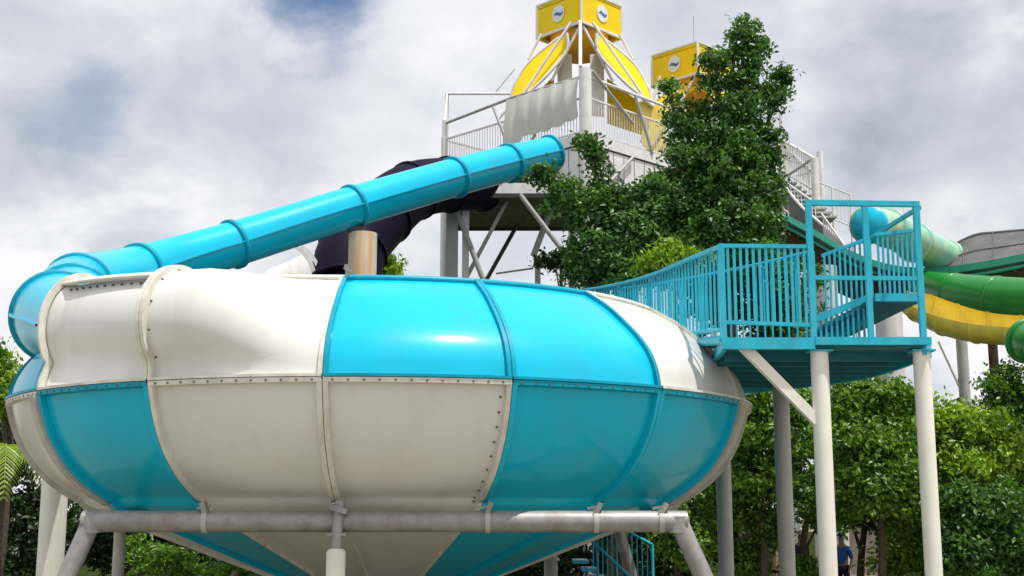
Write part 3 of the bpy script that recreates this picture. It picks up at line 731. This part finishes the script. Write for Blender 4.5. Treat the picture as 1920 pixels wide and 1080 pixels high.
# far rail pickets seen between centre and right post
for k in range(9):
    top = at(1645+k*9, 440-k*1.0, 17.15); rod('picket', Vector((top.x, 17.15, zl)), top.z-zl, .028, 'bluepaint', PF)
MB().beam(at(1640, 440, 17.15), at(1722, 431, 17.15), .045, .045).build('handrail', 'bluepaint', PF)

# walkway curving back behind the bowl
WK = empty('curved_walkway', (2.6, 21, 0), 'turquoise blue railed walkway curving back from the platform behind the bowl', 'walkway')
outer = [Vector(p) for p in catmull([at(1353, 461, 16.02), at(1290, 487, 18.2), at(1220, 516, 21.4), at(1150, 535, 24.8), at(1080, 545, 28.2), at(1010, 545, 32)], 6)]
rail_path(WK, outer, 1.2, 'bluepaint', .07, .028, .24, .1, posts=(12,), single=True)
inner = [Vector(p) for p in catmull([at(1523, 471, 19.2), at(1440, 491, 20.2), at(1353, 510, 21.6), at(1220, 534, 25.2), at(1120, 545, 28.6)], 6)]
rail_path(WK, inner, 1.85, 'bluepaint', .055, .028, .21, .1, posts=(0, 12, 18), single=True)
rows = [[outer[i]-Vector((0, 0, 1.2)) for i in range(0, 28, 3)], [Vector((outer[i].x+1.25-.02*i, outer[i].y+.25, outer[i].z-1.2)) for i in range(0, 28, 3)]]
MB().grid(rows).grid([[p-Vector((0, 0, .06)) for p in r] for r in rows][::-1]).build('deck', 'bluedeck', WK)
MB().tube([p-Vector((0, 0, 1.24)) for p in outer], .07, 6).build('stringer', 'bluepaint', WK)

# cream posts of the platform
gp = 'posts carrying the blue platform'
def post(px, Y, ztop, rad, m, label): return column('platform_post', px, Y, ztop, rad, m, label, gp, cap=False)
post(1538+8, Y0+.12, zd-.13, .115, 'paintpost', 'cream platform post that the slanted white strut meets')
post(1735+6, Y0+.12, zd-.13, .11, 'paintpost', 'cream platform post at the right corner, rightmost of the tall posts')
post(1470, 20.2, zd-.13, .13, 'greypost', 'shaded grey post under the back of the deck, left of the strut post')  # deck shade on these two back posts is put into their grey colour
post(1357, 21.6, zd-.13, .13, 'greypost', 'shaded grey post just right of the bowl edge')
for px, Y in ((1546, Y0+.12), (1741, Y0+.12)):
    x = at(px, 900, Y).x; o = bpy.data.objects['platform_post' if px < 1600 else 'platform_post.001']
    MB().box((x, Y, zd-.14), (.15, .13, .012)).build('head_plate', 'bluepaint', o)
# diagonal strut
s0 = at(1392, 648, Y0+.1); s1 = at(1532, 790, Y0+.12)
o = MB().beam(s0, s1, .13, .13).build('strut', 'paintpost'); tag(o, 'slanted white strut between the blue deck and the cream post', 'strut')

# ------------------------------------------------------------------ small blue stair below the bowl
BS = empty('blue_stair', (at(1140, 1050, 24).x, 24, 0), 'small turquoise stair with picket railing below the right side of the cone', 'staircase')
a0, a1, a2 = at(1166, 990, 24.5), at(1223, 1021, 24.0), at(1105, 1008, 25.2)
MB().tube([a0, a1], .025, 8).build('handrail', 'bluepaint', BS); MB().tube([a1, Vector((a1.x, a1.y, 0))], .03, 8).build('post', 'bluepaint', BS)
MB().tube([a0, at(1110, 985, 25.5)], .025, 8).build('handrail', 'bluepaint', BS)
for k in range(12):
    p = lerp(at(1112, 986, 25.4), a1, k/12) if k < 6 else lerp(a0, a1, (k-6)/6)
    rod('picket', Vector((p.x, p.y, 0)), p.z, .022, 'bluepaint', BS)
MB().tube([at(1103, 1008, 23.2), at(1190, 1090, 22.6), at(1215, 1115, 22.4)], .03, 8).build('handrail', 'bluepaint', BS)
MB().tube([at(1120, 1025, 23.1), Vector((at(1120, 1025, 23.1).x, 23.1, 0))], .025, 8).build('post', 'bluepaint', BS)
for k in range(5):
    p = at(1088+k*16, 1052+k*15, 23.6-.1*k); MB().box((p.x, p.y, max(.06, p.z)), (.14, .4, .03)).build('tread', 'cyan', BS)
pc_ = at(1032, 1045, 24.6)
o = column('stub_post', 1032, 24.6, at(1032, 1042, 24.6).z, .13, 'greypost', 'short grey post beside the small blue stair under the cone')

# ------------------------------------------------------------------ slides on the right
def slide(name, label, keys, m, n=24, a0=0, a1=2*math.pi, ring=None, step=1, seg=6, thick=.06):
    P0 = [(at(*k[:3]), k[3]) for k in keys]
    r = empty(name, (P0[0][0].x, P0[0][0].y, 0), label, 'water slide')
    Kq = catmull([(p.x, p.y, p.z, q) for p, q in P0], seg)
    for s in range(len(keys)-1):
        sg = Kq[s*seg:(s+1)*seg+1]; mm = m[s % len(m)]
        MB().tube([Vector(q[:3]) for q in sg], [float(q[3]) for q in sg], n, False, a0, a1, tangents(Kq, s*seg, s*seg+len(sg))).build('slide_section', mm, r)
    for s in range(len(keys)):
        i = s*seg; q = Kq[i]; p = Vector(q[:3]); t = (Vector(Kq[min(i+1, len(Kq)-1)][:3])-Vector(Kq[max(0, i-1)][:3])).normalized()
        MB().tube([p-t*.04, p-t*.035, p+t*.035, p+t*.04], [float(q[3])*.98, float(q[3])+thick, float(q[3])+thick, float(q[3])*.98], n, False, a0, a1).build('ring_flange', ring or m[0], r)
    return r
sl = slide('open_mouth_tube', 'faded green tube with turquoise round mouth seen through the tall blue frame', [(1628, 422, 30, .42), (1665, 428, 31, .45), (1715, 455, 32, .47), (1775, 485, 33, .45), (1850, 520, 34, .45)], ['palegreen'], ring='palegreen')
p = at(1630, 422, 29.9); t = (at(1665, 430, 31)-p).normalized()
MB().tube([p-t*.1, p-t*.08, p+t*.1], [.05, .43, .45], 28, True).build('mouth_cover', 'cyan', sl)
slide('yellow_slide', 'yellow open slide trough sweeping down to the right behind the blue platform', [(1690, 560, 29, .22), (1725, 574, 28.4, .36), (1775, 595, 27.8, .41), (1835, 610, 27.2, .39), (1900, 616, 26.6, .37), (1960, 618, 26, .37)], ['yelslide'], thick=.025, a0=math.pi*.70, a1=math.pi*2.0)
slide('green_slide', 'wide green tube slide crossing above the yellow slide at the right edge', [(1722, 528, 32.5, .30), (1790, 550, 31, .50), (1870, 560, 29.8, .54), (1990, 568, 28.4, .55)], ['green'], thick=.02)
slide('green_slide', 'dark green tube end bulging in at the right edge below the yellow slide', [(1925, 640, 25.2, .40), (1960, 648, 24.6, .46), (2020, 660, 24, .46)], ['green'])
# raft trough with grey wall, teal lip, brown underside
RF = empty('raft_trough', (at(1830, 500, 32).x, 32, 0), 'grey walled raft channel with a teal lip and brown timber underside at the right', 'water slide')
lipk = [at(1455, 398, 33.6), at(1530, 438, 33.4), at(1600, 478, 33.2), at(1670, 502, 33), at(1745, 508, 32.6), at(1830, 499, 31.5), at(1930, 480, 30), at(2010, 462, 29)]
LP = [Vector(p) for p in catmull(lipk, 5)]
def strip(off0, off1, m, nm, th=.06, pts=LP):
    a = [p+Vector(off0) for p in pts]; b = [p+Vector(off1) for p in pts]; d = Vector((0, th, 0))
    MB().grid([a, b]).grid([[p+d for p in b], [p+d for p in a]]).grid([b, [p+d for p in b]], False).grid([[p+d for p in a], a], False).build(nm, m, RF)
strip((0, 0, .09), (0, 0, -.09), 'teal', 'lip_beam', .12)
strip((0, .1, -.09), (0, .5, -.28), 'greywall', 'wall')
strip((0, .3, -.28), (0, 1.5, -.80), 'brown', 'underside')
MB().tube([p+Vector((0, .2, -.2)) for p in LP], .05, 6).build('pipe', 'teal', RF)
for i in range(1, len(LP), 2):
    p = LP[i]; MB().beam(p+Vector((0, .25, -.25)), p+Vector((.3, 1.6, -.72)), .09, .12).build('rafter', 'brown', RF)
hb = [at(1740, 498, 33.5), at(1775, 468, 33.3), at(1825, 442, 33), at(1870, 436, 32.6), at(1930, 431, 32), at(2010, 425, 31)]
HB = [Vector(p) for p in catmull(hb, 5)]
bse = [Vector(p) for p in catmull([at(1738, 509, 32.66), at(1775, 506, 32.3), at(1825, 501, 31.7), at(1870, 494, 31.1), at(1930, 482, 30.2), at(2010, 464, 29.2)], 5)]
MB().grid([HB, bse]).grid([[p+Vector((0, .08, 0)) for p in bse], [p+Vector((0, .08, 0)) for p in HB]]).build('bank_wall', 'greywall', RF)
MB().tube(HB, .045, 8).build('bank_rim', 'greywall', RF)
mid_ = [lerp(a, b, .5)+Vector((0, -.06, 0)) for a, b in zip(HB, bse)]
MB().tube(mid_, .014, 6).build('bank_rib', 'greywall', RF)
for i in (8, 14): MB().tube([HB[i]+Vector((0, -.05, 0)), bse[i]+Vector((0, -.05, 0))], .012, 6).build('bank_rib', 'greywall', RF)
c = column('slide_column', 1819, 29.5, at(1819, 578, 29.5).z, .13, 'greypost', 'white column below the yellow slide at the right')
MB().tube([at(1760, 640, 29.5), at(1806, 740, 29.5)], .035, 8).build('stay', 'paintpost', c)
column('slide_column', 1682, 30, at(1682, 585, 30).z, .32, 'towerwhite', 'broad pale column behind the blue platform between its two right posts', cap=False)
column('slide_column', 1565, 33, at(1565, 500, 33).z, .3, 'towerwhite', 'pale broad column seen through the railing behind the platform', cap=False)
column('slide_column', 1878, 32, at(1878, 510, 32).z, .12, 'brown', 'dark post under the raft channel at the right edge', cap=False)

# ------------------------------------------------------------------ vegetation
def leafmesh(name, C, Nrm, size, tint, m, parent, shape=.5):
    """C centres (n,3), Nrm outward directions, size (n), tint (n)"""
    n = len(C); r = rng.normal(size=(n, 3)); nn = Nrm*.55+r*.65+np.array([0, 0, .35]); nn /= np.linalg.norm(nn, axis=1)[:, None]
    a = np.cross(nn, rng.normal(size=(n, 3))); a /= np.linalg.norm(a, axis=1)[:, None]; b = np.cross(nn, a)
    s = size[:, None]; droop = nn*s*.18
    v0 = C-a*s; v1 = C+b*s*shape+droop*.6; v2 = C+a*s-droop; v3 = C-b*s*shape+droop*.6
    v = np.stack([v0, v1, v2, v3], 1).reshape(-1, 3) - np.array(origin(parent))
    me = bpy.data.meshes.new(name); me.vertices.add(4*n); me.vertices.foreach_set('co', v.astype(np.float32).ravel())
    # two triangles folded along the mid-rib
    idx = np.arange(n)*4
    tri = np.stack([idx, idx+1, idx+2, idx, idx+2, idx+3], 1).ravel().astype(np.int32)
    me.loops.add(len(tri)); me.loops.foreach_set('vertex_index', tri)
    me.polygons.add(2*n); me.polygons.foreach_set('loop_start', np.arange(0, 6*n, 3, dtype=np.int32)); me.polygons.foreach_set('loop_total', np.full(2*n, 3, np.int32))
    at_ = me.attributes.new('tint', 'FLOAT', 'FACE'); at_.data.foreach_set('value', np.repeat(tint, 2).astype(np.float32))
    me.materials.append(LEAF[m]); me.update(calc_edges=True)
    o = bpy.data.objects.new(name, me); COL.objects.link(o); o.parent = parent; WL[o.name] = origin(parent)
    return o
def crown(blobs, nleaf, size, clump=.28, hollow=.35):
    """blobs: (centre Vector, radii (x,y,z)); leaves gathered in twig clumps"""
    vol = np.array([b[1][0]*b[1][2] for b in blobs]); vol = vol/vol.sum()
    C = []; Nn = []; T = []; Sz = []
    for (c, rad), w in zip(blobs, vol):
        m = int(nleaf*w); per = 34; k = max(3, m//per)
        d = rng.normal(size=(k, 3)); d /= np.linalg.norm(d, axis=1)[:, None]
        rr = (hollow+(1-hollow)*rng.random(k)**.55)*(1+.10*rng.normal(size=k))
        cc = np.array(c)+d*rr[:, None]*np.array(rad)
        tint = np.clip(.45+.28*rng.normal(size=k), 0, 1)
        cs_ = clump*(.6+.8*rng.random(k))
        for i in range(k):
            q = rng.normal(size=(per, 3))*cs_[i]*np.array([.62, .62, .42])
            C.append(cc[i]+q); Nn.append(np.tile(d[i], (per, 1))); T.append(np.clip(tint[i]+.15*rng.normal(size=per), 0, 1)); Sz.append(size*(.6+.7*rng.random(per)))
    return np.concatenate(C), np.concatenate(Nn), np.concatenate(Sz), np.concatenate(T)
def tree(name, label, cat, px, Y, blobs, nleaf, m, size=.10, trunk=.14, clump=.28, group=None, zb=0, hollow=.35, base=None):
    """blobs in photo pixels: (px, py, dY, rx_px, ry_px)"""
    x = at(px, 900, Y).x; root = empty(name, (x, Y, zb), label, cat, group)
    B_ = []; S_ = []
    for (bx, by, dy, rx, ry) in blobs:
        c = at(bx, by, Y+dy); k = (Y+dy)*1.02/F_PX; rr = Vector((rx*k, max(rx, ry)*k*.85, ry*k)); B_.append((c, rr*.88))
        for _ in range(3):      # smaller sprays breaking the outline
            d = Vector((random.gauss(0, 1), random.gauss(-.3, .7), random.gauss(.2, 1))).normalized(); q = random.uniform(.16, .32)
            S_.append((c+Vector((d.x*rr.x, d.y*rr.y, d.z*rr.z))*1.0, Vector((rr.x, rr.y, rr.z))*q))
    C, Nn, Sz, T = crown(B_+S_, nleaf, size, clump, hollow); keep = C[:, 2] > .05
    cr = leafmesh('crown', C[keep], Nn[keep], Sz[keep], T[keep], m, root)
    top = max(b[0].z for b in B_); cz = sum((b[0]*(1/len(B_)) for b in B_), Vector())
    tp = [Vector((x, Y, zb)), Vector((x+.1, Y+.05, zb+(cz.z-zb)*.5)), Vector((cz.x, cz.y, cz.z)), Vector(((cz.x+B_[0][0].x)/2, B_[0][0].y, (cz.z+B_[0][0].z)/2+.2))]
    tb = MB().tube([Vector(p) for p in catmull(tp, 5)], [trunk*(1-.75*i/15) for i in range(16)], 10)
    t_ = tb.build('trunk', 'bark', root)
    for b, (c, rad) in enumerate(B_):
        s = tp[1].lerp(tp[2], random.random()*.8); mdl = (s+c)/2+Vector((random.uniform(-.2, .2), random.uniform(-.2, .2), -.15))
        if (c-s).length > .3:
            P = [Vector(p) for p in catmull([s, mdl, c, c+Vector((random.uniform(-.3, .3), 0, rad[2]*.7))], 3)]
            MB().tube(P, [trunk*.42*(1-.085*i) for i in range(len(P))], 7).build('limb', 'bark', t_)
    return root
# the big tree in front of the tower
tree('broadleaf_tree', 'tall dark green tree with a narrow pointed top in front of the yellow canopies', 'tree', 1370, 29,
     [(1396, 62, 0, 22, 28), (1418, 88, .2, 20, 16), (1402, 115, .1, 16, 26), (1392, 158, .1, 34, 26), (1462, 155, .2, 17, 30), (1448, 190, .2, 22, 26), (1342, 118, -.2, 26, 18), (1378, 98, 0, 10, 8), (1340, 160, -.2, 20, 16), (1282, 225, 0, 30, 42), (1330, 215, 0, 22, 20), (1390, 212, -.3, 46, 38), (1350, 262, -.3, 52, 36), (1425, 262, .2, 34, 46),
      (1290, 305, -.2, 50, 52), (1370, 330, -.5, 78, 70), (1432, 350, .2, 40, 66), (1275, 390, -.4, 60, 65), (1360, 420, -.6, 90, 75), (1425, 425, 0, 50, 50), (1330, 490, -.3, 100, 60), (1235, 470, -.6, 55, 60), (1258, 178, 0, 9, 22)],
     46000, 'dark', .068, .20, .19, hollow=.4)
tree('broadleaf_tree', 'lower bushy tree with a thin upright spray, left of the tall pointed tree', 'tree', 1150, 28.2,
     [(1024, 335, -.3, 28, 20), (1062, 368, -.2, 48, 32), (1128, 335, 0, 15, 34), (1095, 268, 0, 13, 7), (1113, 290, .1, 11, 15), (1105, 400, -.3, 52, 48), (1170, 380, 0, 50, 36), (1225, 355, -.1, 24, 30), (1180, 440, -.4, 66, 52), (1110, 470, -.4, 60, 50), (1210, 400, -.2, 50, 50), (1180, 510, -.3, 110, 34), (1100, 520, -.3, 60, 20), (1400, 540, 1.2, 70, 70), (1330, 560, 1.2, 60, 50), (1470, 540, 1.5, 60, 70), (1455, 600, 1.5, 80, 50)],
     27000, 'dark', .07, .15, .20, hollow=.4)
tree('broadleaf_tree', 'small dark rounded tree top seen under the tower braces beside the column', 'tree', 1040, 31,
     [(1040, 487, 0, 32, 13), (1065, 492, 0, 20, 12)], 1300, 'black', .07, .08, .16)
tree('broadleaf_tree', 'bright yellow green tuft in front of the dark tree above the blue walkway rail', 'tree', 1265, 26.4,
     [(1262, 482, 0, 50, 18), (1300, 490, 0, 30, 16), (1235, 500, 0, 34, 16)], 2600, 'lime', .075, .08, .18)
tree('distant_tree', 'pale yellow green tree top just right of the rust-stained column', 'tree', 728, 42,
     [(728, 505, 0, 26, 24), (722, 492, 0, 14, 14)], 1500, 'lime', .10, .15, .26)
# row on the right
gr = 'broadleaf trees behind the platform posts'
R5 = [
 ('mid', 'leafy green tree between the bowl edge and the strut post', 1420, 25.5, [(1425, 740, 0, 52, 40), (1400, 810, 0, 55, 60), (1460, 830, -.2, 60, 60), (1420, 900, 0, 65, 60), (1490, 780, .2, 40, 60), (1350, 930, .3, 50, 60), (1290, 1010, .4, 60, 60)], 13000),
 ('mid', 'round green tree with dark hollows between the two cream posts', 1640, 24.5, [(1615, 740, 0, 52, 42), (1670, 770, .2, 46, 44), (1600, 820, -.2, 60, 60), (1680, 850, 0, 55, 60), (1640, 910, -.3, 75, 60), (1580, 930, 0, 40, 50), (1700, 950, 0, 40, 50)], 15000),
 ('lime', 'yellow green tree right of the rightmost cream post', 1800, 25, [(1790, 800, 0, 55, 46), (1850, 830, .2, 60, 55), (1810, 880, 0, 66, 55), (1770, 850, 0, 30, 50), (1730, 780, .3, 28, 36)], 12000),
 ('mid', 'tall green tree at the right edge below the green slide', 1905, 26.5, [(1900, 735, 0, 50, 40), (1875, 780, 0, 36, 40), (1930, 800, 0, 50, 70), (1905, 880, .2, 50, 60)], 9000),
 ('dark', 'low dark green bush right of the rightmost cream post', 1830, 24.2, [(1800, 960, 0, 60, 46), (1870, 960, 0, 60, 50), (1820, 1030, 0, 60, 50), (1900, 1040, 0, 50, 50), (1765, 1020, 0, 30, 60)], 13000),
 ('dark', 'dark bush beneath the round green tree between the cream posts', 1600, 26.5, [(1560, 900, 0, 44, 60), (1700, 900, 0, 50, 60), (1640, 960, 0, 60, 36), (1700, 985, 0, 40, 36), (1520, 930, 0, 30, 50)], 8000),
]
R5 += [('mid', 'low green bush between the grey posts and the strut post at the bottom', 1500, 25.8, [(1440, 985, 0, 40, 34), (1500, 1075, 0, 36, 24), (1545, 960, 0, 34, 40), (1400, 1050, .3, 40, 40)], 5500),
 ('lime', 'yellow green low bush at the foot of the rightmost cream post', 1720, 25.6, [(1690, 1040, 0, 40, 40), (1745, 1050, 0, 40, 40), (1705, 985, .2, 36, 34)], 5500)]
for m_, lb_, px, Y, bl, n_ in R5:
    tree('broadleaf_tree', lb_, 'tree', px, Y, bl, int(n_*1.25), m_, .064, .10, .20, gr, hollow=.3)
for m_, lb_, px, Y, bl, n_ in (  # shrubs under the bowl carry its shade in their near-black leaf colour
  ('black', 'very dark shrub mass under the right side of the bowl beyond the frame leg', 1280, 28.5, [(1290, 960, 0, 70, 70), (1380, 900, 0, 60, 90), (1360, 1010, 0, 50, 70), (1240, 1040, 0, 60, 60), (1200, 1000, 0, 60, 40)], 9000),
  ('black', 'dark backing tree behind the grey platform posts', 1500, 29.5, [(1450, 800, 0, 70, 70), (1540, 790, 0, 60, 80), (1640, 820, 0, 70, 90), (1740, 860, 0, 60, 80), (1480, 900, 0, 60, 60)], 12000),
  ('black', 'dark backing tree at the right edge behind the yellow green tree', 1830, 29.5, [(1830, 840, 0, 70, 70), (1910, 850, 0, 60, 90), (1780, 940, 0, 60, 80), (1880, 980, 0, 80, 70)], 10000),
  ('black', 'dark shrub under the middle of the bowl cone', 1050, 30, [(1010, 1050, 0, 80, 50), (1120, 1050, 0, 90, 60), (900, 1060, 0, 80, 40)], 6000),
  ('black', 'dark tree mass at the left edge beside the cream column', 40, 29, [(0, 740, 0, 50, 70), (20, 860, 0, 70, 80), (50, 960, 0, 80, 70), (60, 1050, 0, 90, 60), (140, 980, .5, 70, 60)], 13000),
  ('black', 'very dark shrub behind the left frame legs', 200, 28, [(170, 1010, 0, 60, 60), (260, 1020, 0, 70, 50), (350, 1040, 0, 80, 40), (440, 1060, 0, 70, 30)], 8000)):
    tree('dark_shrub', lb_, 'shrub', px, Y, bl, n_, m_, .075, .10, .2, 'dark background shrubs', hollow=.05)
tree('leafy_bush', 'bright green small leaved bush below the left side of the bowl', 'bush', 330, 24.6,
     [(300, 1052, 0, 45, 28), (360, 1062, 0, 50, 24), (425, 1078, 0, 40, 22), (270, 1030, .3, 24, 18)], 1300, 'mid', .062, .05, .2)
tree('leafy_bush', 'sunlit yellow green foliage at the left edge beside the turquoise tube bend', 'bush', 5, 26,
     [(-10, 700, 0, 34, 50), (12, 740, 0, 26, 40)], 3200, 'lime', .07, .08, .2)
# palm with arching fronds at the left edge
pm = empty('palm_tree', (at(15, 900, 25).x, 25, 0), 'small palm with arching yellow green fronds at the left edge', 'palm tree')
pc0 = at(10, 838, 25)
MB().tube([Vector((pc0.x, 25, 0)), Vector((pc0.x-.05, 25, pc0.z*.5)), pc0], [.13, .10, .08], 12).build('trunk', 'bark', pm)
def frond(ang, L, rise):
    d = Vector((math.cos(ang), math.sin(ang)*.7-.2, 0)).normalized(); pts = [pc0+d*L*t+Vector((0, 0, rise*t*1.6-(rise+.75)*1.25*t*t*L)) for t in np.linspace(0, 1, 12)]
    mb = MB(); mb.tube(pts, [.018*(1-.07*i) for i in range(12)], 5)
    for i in range(1, 12):
        t = (pts[min(i+1, 11)]-pts[i-1]).normalized(); x = t.cross(Vector((0, 0, 1))).normalized()
        for sg in (-1, 1):
            for u in (0, .5):
                b = pts[i]-(pts[i]-pts[i-1])*u; l = .34*math.sin(min(1, (i-u+1)/12)*3.0)+.08
                tip = b+x*sg*l*.8+t*l*.55+Vector((0, 0, -l*.45)); w = t*.022
                mb.add([b-w, b+w, b.lerp(tip, .55)+w*1.1+Vector((0, 0, .03)), tip, b.lerp(tip, .55)-w*1.1+Vector((0, 0, .03))], [(0, 1, 2, 3, 4)])
    o = mb.build('frond', LEAF['lime'], pm)
    a_ = o.data.attributes.new('tint', 'FLOAT', 'FACE'); a_.data.foreach_set('value', [min(1, max(0, random.gauss(.6, .2))) for _ in o.data.polygons])
for k in range(6): frond(k*2*math.pi/6+.9, random.uniform(.9, 1.3), random.uniform(.2, .6))

# ------------------------------------------------------------------ low walls and people, far right bottom
def brick_wall(name, label, p0, p1, z1, cols, rws):
    r = empty(name, ((p0.x+p1.x)/2, (p0.y+p1.y)/2, 0), label, 'wall')
    MB().beam(Vector((p0.x, p0.y, z1/2)), Vector((p1.x, p1.y, z1/2)), .20, z1).build('mortar_core', 'mortar', r)
    d = (p1-p0); d.z = 0; L = d.length; d /= L; rot = Matrix.Rotation(math.atan2(d.y, d.x), 3, 'Z'); me = None
    for j in range(rws):
        for i in range(cols):
            u = (i+.5+(.5 if j % 2 else 0))/cols
            if u > 1: continue
            c = p0+d*L*u; c.z = z1*(j+.5)/rws
            hw = L/cols/2-.012; hh = z1/rws/2-.010
            if me is None:
                mb = MB().box((0, 0, 0), (hw, .125, hh)); me = bpy.data.meshes.new('brick'); me.from_pydata(mb.v, [], mb.f); me.materials.append(MAT['brick'])
            o = bpy.data.objects.new('brick', me); COL.objects.link(o); o.parent = r; o.location = c-origin(r)+Vector((0, random.uniform(-.006, .006), 0)); o.rotation_euler = (0, 0, math.atan2(d.y, d.x))
    return r
brick_wall('brick_wall', 'weathered brown brick wall beyond the grey posts at the bottom', at(1395, 1000, 27.5)*1.0, at(1472, 1000, 33.5)*1.0, 2.25, 20, 14)
hut = empty('pink_building', (at(1625, 1000, 36).x, 36, 0), 'pale pink rendered low building behind the tree trunks at the bottom', 'building')
pa, pb = at(1575, 1000, 36), at(1730, 1000, 36)
MB().box(((pa.x+pb.x)/2, 37.5, 1.0), ((pb.x-pa.x)/2, 1.5, 1.0)).build('wall', 'pink', hut)
MB().box(((pa.x+pb.x)/2, 37.4, 2.07), ((pb.x-pa.x)/2+.12, 1.75, .07)).build('roof', 'greywall', hut)
dd = at(1690, 1000, 36); MB().box((dd.x, 35.98, .85), (.32, .02, .85)).build('door', 'greywall', hut)
def person(label, px, Y, h, top, shorts, headm, capm=None, turn=0):
    x = at(px, 1000, Y).x; r = empty('person', (x, Y, 0), label, 'person'); k = h/1.75
    J = [(0, 0, .93), (0, .01, 1.15), (0, .0, 1.38), (0, 0, 1.50), (0, -.02, 1.60), (0, -.02, 1.70),
         (.10, 0, .88), (.11, -.03, .48), (.12, .0, .08), (.12, -.14, .03),
         (-.10, 0, .88), (-.12, .10, .50), (-.12, .22, .10), (-.12, .10, .03),
         (.17, 0, 1.40), (.23, .05, 1.13), (.21, -.08, .90), (.20, -.12, .80),
         (-.17, 0, 1.40), (-.24, -.06, 1.14), (-.20, -.22, .98), (-.19, -.28, .90)]
    E = [(0, 1), (1, 2), (2, 3), (3, 4), (4, 5), (0, 6), (6, 7), (7, 8), (8, 9), (0, 10), (10, 11), (11, 12), (12, 13), (2, 14), (14, 15), (15, 16), (16, 17), (2, 18), (18, 19), (19, 20), (20, 21)]
    Rr = [.13, .12, .13, .055, .085, .085, .085, .06, .042, .035, .085, .06, .042, .035, .06, .045, .035, .03, .06, .045, .035, .03]
    rm = Matrix.Rotation(turn, 3, 'Z')
    def skinmesh(nm, idx, m, grow):
        mp = {j: i for i, j in enumerate(idx)}
        vs = [rm @ Vector(J[j])*k for j in idx]; es = [(mp[a], mp[b]) for a, b in E if a in mp and b in mp]
        me = bpy.data.meshes.new(nm); me.from_pydata(vs, es, []); o = bpy.data.objects.new(nm, me); COL.objects.link(o); o.parent = r
        md = o.modifiers.new('skin', 'SKIN'); sv = me.skin_vertices[0].data if me.skin_vertices else None
        if sv is None:
            import bmesh
            bm = bmesh.new(); bm.from_mesh(me); bm.verts.layers.skin.verify(); bm.to_mesh(me); bm.free(); sv = me.skin_vertices[0].data
        for i, j in enumerate(idx): q = Rr[j]*k+grow; sv[i].radius = (q, q*.85)
        sv[0].use_root = True
        o.modifiers.new('sub', 'SUBSURF').levels = 2; o.modifiers[-1].render_levels = 2; me.materials.append(MAT[m]); return o
    skinmesh('body', list(range(22)), 'skin', 0)
    skinmesh('shirt', [0, 1, 2, 14, 15, 18, 19], top, .022); skinmesh('shorts', [0, 6, 7, 10, 11], shorts, .026)
    hd = rm @ Vector((0, -.02, 1.68))*k+Vector((x, Y, 0))
    rows = [[hd+Vector((.10*math.sin(a)*math.cos(b), .115*math.sin(a)*math.sin(b)+.012, .105*math.cos(a))) for b in np.linspace(0, 2*math.pi, 15)] for a in np.linspace(0, 1.5, 7)]
    MB().grid(rows).build('cap' if capm else 'hair', capm or headm, r)
    if capm:
        f = rm @ Vector((0, -1, 0)); MB().box(hd+f*.13+Vector((0, 0, .02)), (.07, .07, .008), rm).build('peak', capm, r)
    for sx in (-.035, .035):
        MB().box(hd+rm @ Vector((sx, -.10, -.02)), (.012, .008, .006), rm).build('eye', 'hair', r)
    MB().box(hd+rm @ Vector((0, -.112, -.045)), (.012, .016, .018), rm).build('nose', 'skin', r)
    return r
person('person in a white cap and navy top walking between the grey and cream posts', 1500, 30, 1.72, 'navy', 'redcloth', 'hair', 'capwhite', .5)
person('person in a blue top half hidden behind the strut post', 1577, 30.6, 1.66, 'bluecloth', 'navy', 'hair', None, -.6)
